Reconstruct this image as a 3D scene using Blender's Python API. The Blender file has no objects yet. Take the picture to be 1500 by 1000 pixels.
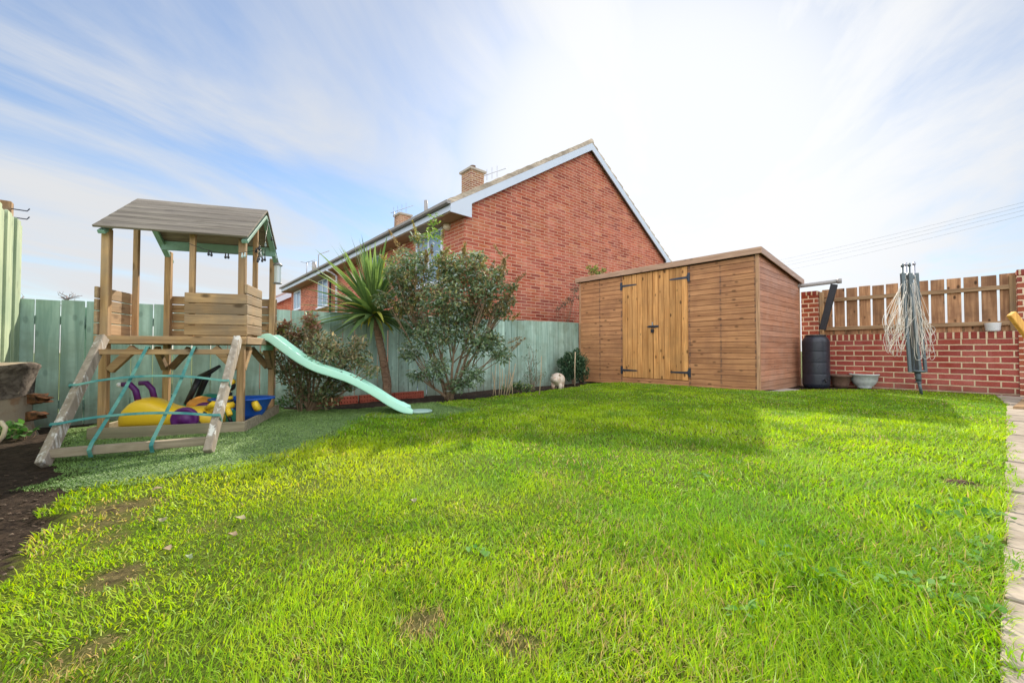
import bpy, math, random
import numpy as np
from mathutils import Vector, Matrix
random.seed(7); RS = np.random.RandomState(11)
R = math.radians
scene = bpy.context.scene
col_main = scene.collection

# ------------------------------------------------------------------ camera
PITCH = math.atan(13/590)
CAM_H = 0.60
cd = bpy.data.cameras.new("camera"); cam = bpy.data.objects.new("camera", cd)
col_main.objects.link(cam); scene.camera = cam
cd.sensor_width = 36; cd.lens = 36*590/1500
cd.clip_start = 0.02; cd.clip_end = 3000
cam.location = (0, 0, CAM_H); cam.rotation_euler = (R(90)+PITCH, 0, 0)

# ------------------------------------------------------------------ sun + sky
SUN_AZ = 5.0; SUN_EL = 36.0          # azimuth to the right of +Y
az, el = R(SUN_AZ), R(SUN_EL)
sdir = Vector((math.sin(az)*math.cos(el), math.cos(az)*math.cos(el), math.sin(el)))
sl = bpy.data.lights.new("sun", 'SUN'); so = bpy.data.objects.new("sun", sl)
col_main.objects.link(so); sl.energy = 5.0; sl.angle = R(0.55); sl.color = (1.0, 0.90, 0.74)
so.rotation_euler = (-sdir).to_track_quat('-Z', 'Y').to_euler()

world = bpy.data.worlds.new("World"); scene.world = world; world.use_nodes = True
def build_world():
    nt = world.node_tree; nt.nodes.clear(); N = nt.nodes; L = nt.links
    def n(t, **k):
        x = N.new(t)
        for a, b in k.items(): setattr(x, a, b)
        return x
    def mth(op, a, b=None, clamp=False):
        x = n('ShaderNodeMath', operation=op); x.use_clamp = clamp
        for i, q in enumerate((a, b)):
            if q is None: continue
            if isinstance(q, (int, float)): x.inputs[i].default_value = q
            else: L.new(q, x.inputs[i])
        return x.outputs[0]
    def mrange(v, a, b, c, d):
        x = n('ShaderNodeMapRange', interpolation_type='SMOOTHSTEP'); L.new(v, x.inputs[0])
        for i, q in enumerate((a, b, c, d)): x.inputs[i+1].default_value = q
        return x.outputs[0]
    out = n('ShaderNodeOutputWorld')
    sky = n('ShaderNodeTexSky', sky_type='NISHITA'); sky.sun_disc = False
    sky.sun_elevation = el; sky.sun_rotation = az
    sky.air_density = 1.1; sky.dust_density = 0.15; sky.ozone_density = 3.5
    tc = n('ShaderNodeTexCoord')
    sep = n('ShaderNodeSeparateXYZ'); L.new(tc.outputs['Generated'], sep.inputs[0])
    x, y, z = sep.outputs
    zz = mth('ADD', mth('MAXIMUM', z, 0.0), 0.12)
    u, v = mth('DIVIDE', x, zz), mth('DIVIDE', y, zz)
    # rotate so that the bands run towards azimuth ~20 deg
    a = R(24)
    up = mth('SUBTRACT', mth('MULTIPLY', u, math.cos(a)), mth('MULTIPLY', v, math.sin(a)))
    vp = mth('ADD', mth('MULTIPLY', u, math.sin(a)), mth('MULTIPLY', v, math.cos(a)))
    cmb = n('ShaderNodeCombineXYZ')
    L.new(mth('MULTIPLY', up, 0.80), cmb.inputs[0]); L.new(mth('MULTIPLY', vp, 0.36), cmb.inputs[1])
    cmb.inputs[2].default_value = 3.3
    n1 = n('ShaderNodeTexNoise'); L.new(cmb.outputs[0], n1.inputs['Vector'])
    n1.inputs['Scale'].default_value = 1.25; n1.inputs['Detail'].default_value = 9; n1.inputs['Roughness'].default_value = 0.6
    n1.inputs['Distortion'].default_value = 0.9
    cmb2 = n('ShaderNodeCombineXYZ')
    L.new(mth('MULTIPLY', up, 0.6), cmb2.inputs[0]); L.new(mth('MULTIPLY', vp, 0.5), cmb2.inputs[1])
    cmb2.inputs[2].default_value = 7.7
    n2 = n('ShaderNodeTexNoise'); L.new(cmb2.outputs[0], n2.inputs['Vector'])
    n2.inputs['Scale'].default_value = 0.9; n2.inputs['Detail'].default_value = 4; n2.inputs['Roughness'].default_value = 0.5
    dot = n('ShaderNodeVectorMath', operation='DOT_PRODUCT'); L.new(tc.outputs['Generated'], dot.inputs[0])
    g = Vector((math.sin(R(19))*math.cos(R(19)), math.cos(R(19))*math.cos(R(19)), math.sin(R(19))))
    dot.inputs[1].default_value = g
    d = dot.outputs['Value']
    glow = mrange(d, 0.76, 0.98, 0.0, 1.0)
    low = mrange(z, 0.0, 0.38, 0.62, 0.0)
    m = mth('ADD', mth('MULTIPLY', n1.outputs[0], 3.0), mth('MULTIPLY', n2.outputs[0], 1.5))
    m = mth('ADD', m, mth('MULTIPLY', glow, 0.50))
    m = mth('ADD', m, mth('MULTIPLY', low, 0.55))
    mask = mrange(m, 1.78, 2.95, 0.08, 1.0)
    mask = mth('MAXIMUM', mask, mrange(glow, 0.40, 1.0, 0.0, 0.96))
    back = mrange(y, 0.25, -0.5, 0.0, 1.0)  # extra brightness added to the unseen sky behind the camera, as frontal fill
    mask = mth('MAXIMUM', mask, mth('MULTIPLY', back, 0.9))
    st = mth('ADD', mth('ADD', 0.545, mth('MULTIPLY', glow, 0.16)), mth('MULTIPLY', back, BACK_BOOST))
    b1 = n('ShaderNodeBackground'); L.new(sky.outputs[0], b1.inputs[0]); b1.inputs[1].default_value = 0.105
    b2 = n('ShaderNodeBackground'); b2.inputs[0].default_value = (0.95, 0.97, 1.0, 1); L.new(st, b2.inputs[1])
    mx = n('ShaderNodeMixShader'); L.new(mask, mx.inputs[0]); L.new(b1.outputs[0], mx.inputs[1]); L.new(b2.outputs[0], mx.inputs[2])
    L.new(mx.outputs[0], out.inputs[0])
BACK_BOOST = 1.2
build_world()
scene.view_settings.view_transform = 'Standard'; scene.view_settings.look = 'None'
scene.view_settings.exposure = 0.58; scene.view_settings.gamma = 1.0
scene.render.engine = 'CYCLES'
scene.cycles.max_bounces = 6; scene.cycles.transparent_max_bounces = 8

# ------------------------------------------------------------------ frames and helpers
AANG = math.atan(675/590)                       # azimuth of the fence direction
AX, AY = math.sin(AANG), math.cos(AANG)         # u axis (along the green fence)
BX, BY = -AY, AX                                # v axis (across the garden)
GROT = math.atan2(AY, AX)
def W(u, v, z=0): return Vector((AX*u+BX*v, AY*u+BY*v, z))
def UV(x, y): return (x*AX+y*AY, x*BX+y*BY)
def sstep(a, b, x):
    t = np.clip((x-a)/(b-a), 0, 1); return t*t*(3-2*t)
def terrain(x, y):
    u, v = UV(np.asarray(x, float), np.asarray(y, float))
    z = -0.10*sstep(4.35, 5.3, v) - 0.05*sstep(6.3, 8.6, u)*(1-sstep(4.3, 5.0, v))
    z = z + 0.006*np.sin(1.9*x+0.6)*np.cos(1.6*y+1.0) + 0.004*np.sin(4.1*x-1.3*y)
    return z
def tz(x, y): return float(terrain(x, y))
def ray(px, py):
    a = (px-750)/590; b = (500-py)/590
    return Vector((a, math.cos(PITCH)-b*math.sin(PITCH), math.sin(PITCH)+b*math.cos(PITCH)))
def G(px, py, dz=0):                            # the ground point seen there
    r = ray(px, py); z = 0
    for _ in range(8):
        t = (z+dz-CAM_H)/r.z; z = tz(r.x*t, r.y*t)
    return Vector((r.x*t, r.y*t, z+dz))
def D(px, py, d):                               # the point seen there at distance d
    r = ray(px, py); t = d/r.y
    return Vector((r.x*t, d, CAM_H+r.z*t))

class MB:
    def __init__(s): s.v = []; s.f = []; s.r = []; s.sm = []
    def add(s, vs, fs, rnd=None, smooth=False):
        o = len(s.v); rnd = random.random() if rnd is None else rnd
        s.v += [tuple(p) for p in vs]; s.r += [rnd]*len(vs)
        s.f += [tuple(i+o for i in f) for f in fs]; s.sm += [smooth]*len(fs)
        return s
    def box(s, x0, x1, y0, y1, z0, z1, M=None, rnd=None):
        vs = [Vector((x, y, z)) for z in (z0, z1) for y in (y0, y1) for x in (x0, x1)]
        if M is not None: vs = [M @ p for p in vs]
        return s.add(vs, [(0,2,3,1),(4,5,7,6),(0,1,5,4),(2,6,7,3),(0,4,6,2),(1,3,7,5)], rnd)
    def beam(s, a, b, w, h, up=(0,0,1), rnd=None):
        a, b = Vector(a), Vector(b); d = (b-a).normalized(); up = Vector(up)
        x = d.cross(up).normalized(); y = x.cross(d).normalized()
        vs = [p + x*sx*w/2 + y*sy*h/2 for p in (a, b) for sy in (-1, 1) for sx in (-1, 1)]
        return s.add(vs, [(0,1,3,2),(4,6,7,5),(0,4,5,1),(2,3,7,6),(0,2,6,4),(1,5,7,3)], rnd)
    def tube(s, pts, rad, n=8, cap=True, rnd=None, smooth=True):
        pts = [Vector(p) for p in pts]
        if not hasattr(rad, '__len__'): rad = [rad]*len(pts)
        vs = []; X = None
        for i, p in enumerate(pts):
            d = (pts[min(i+1, len(pts)-1)]-pts[max(i-1, 0)])
            d = d.normalized() if d.length > 1e-9 else Vector((0,0,1))
            if X is None: X = d.orthogonal().normalized()
            X = (X - d*X.dot(d)); X = X.normalized() if X.length > 1e-6 else d.orthogonal().normalized()
            Y = d.cross(X)
            for k in range(n):
                a = 2*math.pi*k/n; vs.append(p+(X*math.cos(a)+Y*math.sin(a))*rad[i])
        fs = [(i*n+k, i*n+(k+1)%n, (i+1)*n+(k+1)%n, (i+1)*n+k) for i in range(len(pts)-1) for k in range(n)]
        if cap: fs += [tuple(range(n-1, -1, -1)), tuple((len(pts)-1)*n+k for k in range(n))]
        return s.add(vs, fs, rnd, smooth)
    def lathe(s, prof, n=24, c=(0,0,0), rnd=None, sx=1, sy=1, M=None):
        vs = []
        for r, z in prof:
            for k in range(n):
                a = 2*math.pi*k/n; p = Vector((c[0]+r*sx*math.cos(a), c[1]+r*sy*math.sin(a), c[2]+z))
                vs.append(M @ p if M is not None else p)
        fs = [(i*n+k, i*n+(k+1)%n, (i+1)*n+(k+1)%n, (i+1)*n+k) for i in range(len(prof)-1) for k in range(n)]
        return s.add(vs, fs, rnd, True)
    def ell(s, c, r, M=None, nu=16, nv=10, rnd=None, fn=None):
        vs = []; fs = []
        for j in range(nv+1):
            ph = math.pi*j/nv
            for k in range(nu):
                a = 2*math.pi*k/nu
                q = Vector((math.sin(ph)*math.cos(a), math.sin(ph)*math.sin(a), math.cos(ph)))
                if fn: q = fn(q)
                p = Vector((q.x*r[0], q.y*r[1], q.z*r[2]))
                if M is not None: p = M @ p
                vs.append(p+Vector(c))
        for j in range(nv):
            for k in range(nu):
                fs.append((j*nu+k, (j+1)*nu+k, (j+1)*nu+(k+1)%nu, j*nu+(k+1)%nu))
        return s.add(vs, fs, rnd, True)
    def prism(s, poly, ext, rnd=None):             # poly: list of 3D points, ext: vector
        ext = Vector(ext); n = len(poly); P = [Vector(p) for p in poly]
        return s.add(P+[p+ext for p in P], [tuple(range(n-1,-1,-1)), tuple(range(n, 2*n))]+[(i,(i+1)%n,n+(i+1)%n,n+i) for i in range(n)], rnd)
    def build(s, name, mat, parent=None, loc=None, rotz=None, bevel=0, sub=0):
        me = bpy.data.meshes.new(name); me.from_pydata(s.v, [], s.f)
        at = me.attributes.new('rnd', 'FLOAT', 'POINT'); at.data.foreach_set('value', s.r)
        me.polygons.foreach_set('use_smooth', s.sm)
        import bmesh
        bm = bmesh.new(); bm.from_mesh(me); bmesh.ops.recalc_face_normals(bm, faces=bm.faces); bm.to_mesh(me); bm.free()
        me.update()
        if mat: me.materials.append(mat)
        o = bpy.data.objects.new(name, me); col_main.objects.link(o)
        if parent: o.parent = parent
        if loc is not None: o.location = loc
        if rotz is not None: o.rotation_euler = (0, 0, rotz)
        if bevel:
            b = o.modifiers.new('bevel', 'BEVEL'); b.width = bevel; b.segments = 1; b.limit_method = 'ANGLE'; b.angle_limit = R(50)
        if sub:
            b = o.modifiers.new('sub', 'SUBSURF'); b.levels = sub; b.render_levels = sub
        return o
def tag(o, label=None, cat=None, group=None, kind=None):
    for k, v in (('label', label), ('category', cat), ('group', group), ('kind', kind)):
        if v: o[k] = v
    return o
def thing(name, label, cat, loc=(0,0,0), rotz=0, group=None):
    o = bpy.data.objects.new(name, None); col_main.objects.link(o)
    o.location = loc; o.rotation_euler = (0, 0, rotz); o.empty_display_size = 0.1
    return tag(o, label, cat, group)

# ------------------------------------------------------------------ materials
MATS = {}
class NT:
    def __init__(s, name):
        s.m = bpy.data.materials.new(name); s.m.use_nodes = True; s.t = s.m.node_tree; s.t.nodes.clear()
        s.out = s.n('ShaderNodeOutputMaterial'); s.p = s.n('ShaderNodeBsdfPrincipled')
        s.l(s.p.outputs[0], s.out.inputs[0])
        s.tc = s.n('ShaderNodeTexCoord')
    def n(s, t, **k):
        x = s.t.nodes.new(t)
        for a, b in k.items(): setattr(x, a, b)
        return x
    def l(s, a, b): s.t.links.new(a, b)
    def inp(s, sock, q):
        if isinstance(q, (int, float)): sock.default_value = q
        elif isinstance(q, tuple): sock.default_value = q if len(q) == 4 or sock.type == 'VECTOR' else (*q, 1)
        else: s.l(q, sock)
    def math(s, op, a, b=0.0, clamp=False):
        x = s.n('ShaderNodeMath', operation=op); x.use_clamp = clamp; s.inp(x.inputs[0], a); s.inp(x.inputs[1], b); return x.outputs[0]
    def mapping(s, scale, coord='Object', loc=(0,0,0)):
        x = s.n('ShaderNodeMapping'); s.l(s.tc.outputs[coord], x.inputs[0]); x.inputs['Scale'].default_value = scale; s.inp(x.inputs['Location'], loc); return x.outputs[0]
    def noise(s, vec, scale, detail=4, rough=0.5, dist=0):
        x = s.n('ShaderNodeTexNoise'); s.l(vec, x.inputs['Vector']); x.inputs['Scale'].default_value = scale
        x.inputs['Detail'].default_value = detail; x.inputs['Roughness'].default_value = rough; x.inputs['Distortion'].default_value = dist
        return x.outputs[0]
    def rng(s, v, a, b, c=0.0, d=1.0):
        x = s.n('ShaderNodeMapRange'); s.inp(x.inputs[0], v)
        for i, q in enumerate((a, b, c, d)): x.inputs[i+1].default_value = q
        return x.outputs[0]
    def mix(s, f, a, b, blend='MIX'):
        x = s.n('ShaderNodeMix', data_type='RGBA', blend_type=blend); s.inp(x.inputs[0], f); s.inp(x.inputs[6], a); s.inp(x.inputs[7], b); return x.outputs[2]
    def attr(s, name, o='Fac'):
        x = s.n('ShaderNodeAttribute', attribute_name=name); return x.outputs[o]
    def bump(s, h, strength=0.3, dist=0.01):
        x = s.n('ShaderNodeBump'); s.l(h, x.inputs['Height']); x.inputs['Strength'].default_value = strength; x.inputs['Distance'].default_value = dist
        s.l(x.outputs[0], s.p.inputs['Normal'])
    def hsv(s, c, v=1.0, sat=1.0):
        x = s.n('ShaderNodeHueSaturation'); s.inp(x.inputs['Color'], c); s.inp(x.inputs['Value'], v); s.inp(x.inputs['Saturation'], sat); return x.outputs[0]
def wood(name, c1, c2, axis='x', rough=0.75, var=0.22, knots=0.0, stain=None, stain_amt=0.5, grain=1.0, bump=0.35, worn=None, worn_lo=0.6):
    k = NT(name); sc = {'x': (2.2, 34, 34), 'y': (34, 2.2, 34), 'z': (34, 34, 2.2)}[axis]
    sc = tuple(q*grain for q in sc)
    rnd = k.attr('rnd')
    off = k.n('ShaderNodeCombineXYZ'); 
    r10 = k.math('MULTIPLY', rnd, 17.3); r7 = k.math('MULTIPLY', rnd, 7.1)
    k.l(r10, off.inputs[0]); k.l(r7, off.inputs[1]); k.l(r10, off.inputs[2])
    add = k.n('ShaderNodeVectorMath', operation='ADD'); k.l(k.mapping(sc), add.inputs[0]); k.l(off.outputs[0], add.inputs[1])
    g1 = k.noise(add.outputs[0], 1.0, 6, 0.6, 0.6)
    c = k.mix(k.rng(g1, 0.37, 0.63), tuple(q*.9 for q in c1), tuple(q*1.06 for q in c2))
    big = k.noise(k.tc.outputs['Object'], 3.0, 4, 0.6)
    if stain: c = k.mix(k.math('MULTIPLY', k.rng(big, 0.44, 0.64), stain_amt), c, stain)
    if knots:
        sk = {'x': (4.5, 9, 9), 'y': (9, 4.5, 9), 'z': (9, 9, 4.5)}[axis]
        ad2 = k.n('ShaderNodeVectorMath', operation='ADD'); k.l(k.mapping(sk), ad2.inputs[0]); k.l(off.outputs[0], ad2.inputs[1])
        v = k.n('ShaderNodeTexVoronoi'); k.l(ad2.outputs[0], v.inputs['Vector']); v.inputs['Scale'].default_value = 1.0
        c = k.mix(k.math('MULTIPLY', k.rng(v.outputs['Distance'], 0.19, 0.10), knots), c, tuple(q*0.25 for q in c1))
    if worn:
        w = k.noise(add.outputs[0], 0.9, 8, 0.75, 0.3); w2 = k.noise(k.tc.outputs['Object'], 9, 3, 0.6)
        c = k.mix(k.rng(k.math('ADD', w, k.math('MULTIPLY', w2, 0.5)), worn_lo+0.25, worn_lo+0.33), c, worn)
    c = k.hsv(c, k.rng(rnd, 0, 1, 1-var, 1+var))
    k.l(c, k.p.inputs['Base Color']); k.p.inputs['Roughness'].default_value = rough; k.p.inputs['Specular IOR Level'].default_value = 0.25
    k.bump(g1, bump, 0.004)
    return k.m
def add_dirt(m, z0, z1, colr, amt=0.8):
    nt = m.node_tree; p = [n for n in nt.nodes if n.type == 'BSDF_PRINCIPLED'][0]; lk = p.inputs['Base Color'].links[0].from_socket
    tc = nt.nodes.new('ShaderNodeTexCoord'); sp = nt.nodes.new('ShaderNodeSeparateXYZ'); nt.links.new(tc.outputs['Object'], sp.inputs[0])
    nz = nt.nodes.new('ShaderNodeTexNoise'); nt.links.new(tc.outputs['Object'], nz.inputs[0]); nz.inputs['Scale'].default_value = 7; nz.inputs['Detail'].default_value = 6; nz.inputs['Roughness'].default_value = 0.7
    a = nt.nodes.new('ShaderNodeMath'); a.operation = 'MULTIPLY_ADD'; nt.links.new(nz.outputs[0], a.inputs[0]); a.inputs[1].default_value = -(z1-z0)*1.6; nt.links.new(sp.outputs[2], a.inputs[2])
    k = nt.nodes.new('ShaderNodeMapRange'); nt.links.new(a.outputs[0], k.inputs[0]); k.inputs[1].default_value = z1-(z1-z0)*.8; k.inputs[2].default_value = z0-(z1-z0)*.8; k.inputs[3].default_value = 0; k.inputs[4].default_value = amt
    mx = nt.nodes.new('ShaderNodeMix'); mx.data_type = 'RGBA'; nt.links.new(k.outputs[0], mx.inputs[0]); nt.links.new(lk, mx.inputs[6]); mx.inputs[7].default_value = (*colr, 1)
    nt.links.new(mx.outputs[2], p.inputs['Base Color'])
def add_studs(m, ys):
    nt = m.node_tree; p = [n for n in nt.nodes if n.type == 'BSDF_PRINCIPLED'][0]; lk = p.inputs['Base Color'].links[0].from_socket
    def mth(op, a, b, c=None):
        x = nt.nodes.new('ShaderNodeMath'); x.operation = op
        for i, q in enumerate((a, b) if c is None else (a, b, c)):
            if isinstance(q, (int, float)): x.inputs[i].default_value = q
            else: nt.links.new(q, x.inputs[i])
        return x.outputs[0]
    tc = nt.nodes.new('ShaderNodeTexCoord'); sp = nt.nodes.new('ShaderNodeSeparateXYZ'); nt.links.new(tc.outputs['Object'], sp.inputs[0])
    nz = nt.nodes.new('ShaderNodeTexNoise'); nt.links.new(tc.outputs['Object'], nz.inputs[0]); nz.inputs['Scale'].default_value = 16; nz.inputs['Detail'].default_value = 4
    tot = None
    for y in ys:
        d = mth('ABSOLUTE', mth('SUBTRACT', sp.outputs[1], y), 0.0)
        k = nt.nodes.new('ShaderNodeMapRange'); nt.links.new(d, k.inputs[0]); k.inputs[1].default_value = 0.022; k.inputs[2].default_value = 0.006; k.inputs[3].default_value = 0; k.inputs[4].default_value = 1
        tot = k.outputs[0] if tot is None else mth('MAXIMUM', tot, k.outputs[0])
    kn = nt.nodes.new('ShaderNodeMapRange'); nt.links.new(nz.outputs[0], kn.inputs[0]); kn.inputs[1].default_value = 0.42; kn.inputs[2].default_value = 0.6; kn.inputs[3].default_value = 0.1; kn.inputs[4].default_value = 0.75
    f = mth('MULTIPLY', tot, kn.outputs[0])
    mx = nt.nodes.new('ShaderNodeMix'); mx.data_type = 'RGBA'; nt.links.new(f, mx.inputs[0]); nt.links.new(lk, mx.inputs[6]); mx.inputs[7].default_value = (0.07, 0.05, 0.05, 1)
    nt.links.new(mx.outputs[2], p.inputs['Base Color'])
def plain(name, c, rough=0.5, var=0.08, metal=0.0, nscale=14, spec=0.4, bump=0.0, c2=None, lo=0.5, hi=0.75, ior=None, sss=0):
    k = NT(name); nz = k.noise(k.tc.outputs['Object'], nscale, 5, 0.6)
    cc = k.mix(k.rng(nz, lo, hi), c, c2 if c2 else tuple(q*(1-2*var) for q in c))
    k.l(cc, k.p.inputs['Base Color']); k.p.inputs['Roughness'].default_value = rough
    k.l(k.rng(nz, 0.3, 0.7, max(rough-0.08, 0.03), min(rough+0.1, 1)), k.p.inputs['Roughness'])
    k.p.inputs['Metallic'].default_value = metal; k.p.inputs['Specular IOR Level'].default_value = spec
    if bump: k.bump(nz, bump, 0.01)
    return k.m
def brick(name, cols, mortar, bw, bh, ms=0.012, off=(0,0,0), bumps=0.5, soldier=None, rough=0.85, spots=None):
    k = NT(name)
    sep = k.n('ShaderNodeSeparateXYZ'); k.l(k.tc.outputs['Object'], sep.inputs[0])
    cmb = k.n('ShaderNodeCombineXYZ')
    wob = k.noise(k.tc.outputs['Object'], 9, 3, 0.5)
    k.l(k.math('ADD', k.math('ADD', sep.outputs[0], sep.outputs[1]), off[0]), cmb.inputs[0])
    k.l(k.math('ADD', k.math('ADD', sep.outputs[2], off[1]), k.math('MULTIPLY', k.math('SUBTRACT', wob, 0.5), 0.011)), cmb.inputs[1])
    b = k.n('ShaderNodeTexBrick'); k.l(cmb.outputs[0], b.inputs['Vector'])
    b.inputs['Scale'].default_value = 1.0; b.inputs['Brick Width'].default_value = bw; b.inputs['Row Height'].default_value = bh
    b.inputs['Mortar Size'].default_value = ms; b.inputs['Mortar Smooth'].default_value = 0.25; b.inputs['Bias'].default_value = 0.0
    b.inputs['Color1'].default_value = (0,0,0,1); b.inputs['Color2'].default_value = (1,1,1,1); b.inputs['Mortar'].default_value = (0.5,0.5,0.5,1)
    rp = k.n('ShaderNodeValToRGB'); k.l(b.outputs['Color'], rp.inputs[0])
    e = rp.color_ramp.elements; n = len(cols)
    e[0].position = 0; e[0].color = (*cols[0], 1); e[1].position = 1; e[1].color = (*cols[-1], 1)
    for i in range(1, n-1):
        q = e.new(i/(n-1)); q.color = (*cols[i], 1)
    nz = k.noise(k.tc.outputs['Object'], 60, 5, 0.7); big = k.noise(k.tc.outputs['Object'], 0.9, 4, 0.6)
    mid = k.noise(k.tc.outputs['Object'], 3.2, 5, 0.65)
    c = k.hsv(rp.outputs[0], k.math('MULTIPLY', k.math('MULTIPLY', k.rng(nz, 0.25, 0.75, 0.72, 1.28), k.rng(big, 0.3, 0.7, 0.78, 1.15)), k.rng(mid, 0.3, 0.7, 0.8, 1.18)), k.rng(mid, 0.3, 0.7, 1.08, 0.88))
    mn = k.hsv(mortar, k.rng(nz, 0.3, 0.7, 0.8, 1.15))
    if spots: c = k.mix(k.rng(big, 0.62, 0.72), c, spots)
    c = k.mix(b.outputs['Fac'], c, mn)
    k.l(c, k.p.inputs['Base Color']); k.p.inputs['Roughness'].default_value = rough; k.p.inputs['Specular IOR Level'].default_value = 0.2
    h = k.math('ADD', k.math('SUBTRACT', 1.0, b.outputs['Fac']), k.math('MULTIPLY', nz, 0.35)); k.bump(h, bumps, 0.008)
    return k.m
def leafmat(name, trans=0.35, rough=0.55, spec=0.3):
    k = NT(name); c = k.attr('col', 'Color')
    nz = k.noise(k.tc.outputs['Object'], 40, 2, 0.5)
    c = k.hsv(c, k.rng(nz, 0.3, 0.7, 0.85, 1.15))
    k.l(c, k.p.inputs['Base Color']); k.p.inputs['Roughness'].default_value = rough; k.p.inputs['Specular IOR Level'].default_value = spec
    t = k.n('ShaderNodeBsdfTranslucent'); k.l(k.hsv(c, 1.25, 1.15), t.inputs[0])
    mx = k.n('ShaderNodeMixShader'); mx.inputs[0].default_value = trans
    k.l(k.p.outputs[0], mx.inputs[1]); k.l(t.outputs[0], mx.inputs[2]); k.l(mx.outputs[0], k.out.inputs[0])
    return k.m

M = {}
M['grass'] = leafmat('grass_blades', 0.45, 0.6, 0.25)
M['leaf'] = leafmat('leaf', 0.32, 0.6, 0.22); M['weed'] = leafmat('weed_leaf', 0.3, 0.85, 0.08)
M['turf'] = leafmat('artificial_pile', 0.1, 0.6, 0.3)
M['fence_g'] = wood('mint_painted_boards', (0.27,0.42,0.35), (0.39,0.54,0.46), 'z', 0.7, 0.16, 0.35, (0.25,0.34,0.26), 0.8, 0.5, 0.3, worn=(0.15,0.21,0.15), worn_lo=0.66)
M['fence_sun'] = wood('sun_tinted_mint_boards', (0.34,0.43,0.27), (0.46,0.54,0.36), 'z', 0.7, 0.12, 0.3, (0.30,0.40,0.27), 0.7, 0.5, 0.3)  # return fence: yellow of the sunlight put into the board colour
M['fence_rail'] = wood('mint_painted_rail', (0.2,0.32,0.27), (0.24,0.37,0.31), 'x', 0.75, 0.1)
M['shed_h'] = wood('shed_cladding', (0.41,0.185,0.08), (0.54,0.268,0.122), 'y', 0.6, 0.12, 0.75, (0.33,0.15,0.075), 0.6, 0.8, 0.5)
add_studs(M['shed_h'], (0.04, 0.55, 1.06, 2.42, 2.94))
M['shed_side'] = wood('shed_side_cladding', (0.40,0.175,0.10), (0.50,0.24,0.145), 'x', 0.5, 0.12, 0.3, (0.46,0.27,0.2), 0.5, 0.8, 0.4, worn=(0.55,0.40,0.33), worn_lo=0.84)
M['shed_trim_y'] = wood('shed_fascia', (0.40,0.24,0.155), (0.50,0.32,0.22), 'y', 0.65, 0.1, 0.4)
M['shed_trim_x'] = wood('shed_verge', (0.42,0.28,0.21), (0.50,0.35,0.28), 'x', 0.6, 0.1, 0.2)
M['shed_trim_z'] = wood('shed_corner_post', (0.38,0.21,0.11), (0.48,0.28,0.16), 'z', 0.65, 0.1, 0.3)
M['door'] = wood('shed_door_boards', (0.55,0.245,0.075), (0.73,0.37,0.13), 'z', 0.6, 0.20, 0.95, (0.44,0.23,0.09), 0.4, 0.8, 0.3)
M['felt'] = plain('roof_felt', (0.10,0.09,0.09), 0.95, 0.15, 0, 60, 0.1, 0.4)
M['dark'] = plain('dark_gap', (0.02,0.018,0.016), 0.9)
M['hinge'] = plain('black_iron', (0.06,0.07,0.095), 0.5, 0.2, 0.6, 50, 0.5, 0.1)
M['steel'] = plain('galvanised_steel', (0.45,0.46,0.48), 0.35, 0.1, 0.9, 30)
M['tw_x'] = wood('tower_timber_x', (0.30,0.18,0.085), (0.45,0.29,0.15), 'x', 0.75, 0.24, 0.85, (0.22,0.165,0.115), 0.8, 0.9, 0.5)
M['tw_z'] = wood('tower_timber_z', (0.32,0.19,0.09), (0.46,0.29,0.145), 'z', 0.75, 0.16, 0.6, (0.26,0.20,0.14), 0.7, 0.9, 0.5)
M['tw_y'] = wood('tower_timber_y', (0.33,0.22,0.125), (0.43,0.30,0.18), 'y', 0.75, 0.14, 0.4, (0.28,0.23,0.17), 0.6, 0.9, 0.5)
M['tw_roof'] = wood('weathered_roof_boards', (0.155,0.13,0.105), (0.25,0.22,0.18), 'x', 0.85, 0.10, 0.25, (0.19,0.165,0.14), 0.7, 1.0, 0.7, worn=(0.48,0.45,0.40), worn_lo=0.76)
M['tw_green'] = plain('green_roof_frame', (0.20,0.36,0.29), 0.6, 0.1)
M['ladder'] = wood('flaking_ladder_timber', (0.30,0.25,0.20), (0.40,0.34,0.28), 'z', 0.85, 0.08, 0.2, (0.27,0.22,0.17), 0.7, 0.9, 0.8, worn=(0.66,0.64,0.60), worn_lo=0.545)
M['plinth'] = wood('weathered_plinth', (0.27,0.22,0.15), (0.37,0.31,0.22), 'x', 0.85, 0.15, 0.3, (0.22,0.22,0.14), 0.6, 0.9, 0.6, worn=(0.5,0.47,0.42), worn_lo=0.8)
M['strap'] = plain('teal_webbing', (0.04,0.20,0.20), 0.7, 0.15, 0, 14, 0.3, 0.1, c2=(0.15,0.34,0.28), lo=0.4, hi=0.65)
M['slide'] = plain('mint_plastic', (0.46,0.82,0.66), 0.5, 0.06, 0, 7, 0.35, 0.0, c2=(0.55,0.86,0.68))
M['yellow'] = plain('yellow_plastic', (0.85,0.56,0.03), 0.35, 0.05, 0, 5, 0.45, c2=(0.72,0.48,0.06))
M['purple'] = plain('purple_plastic', (0.10,0.014,0.14), 0.4, 0.1)
M['blue'] = plain('blue_plastic', (0.015,0.09,0.42), 0.35, 0.1)
M['lblue'] = plain('light_blue_plastic', (0.2,0.45,0.62), 0.4, 0.1)
M['orange'] = plain('orange_plastic', (0.75,0.33,0.06), 0.4, 0.1)
M['green'] = plain('green_plastic', (0.03,0.22,0.14), 0.4, 0.1)
M['black'] = plain('black_plastic', (0.018,0.018,0.024), 0.42, 0.2)
M['butt'] = plain('water_butt_plastic', (0.022,0.026,0.040), 0.33, 0.25, 0, 9, 0.5)
M['white'] = plain('white_plastic', (0.74,0.75,0.76), 0.4, 0.05)
M['cream'] = plain('cream_paint', (0.72,0.6,0.42), 0.4, 0.1)
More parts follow.
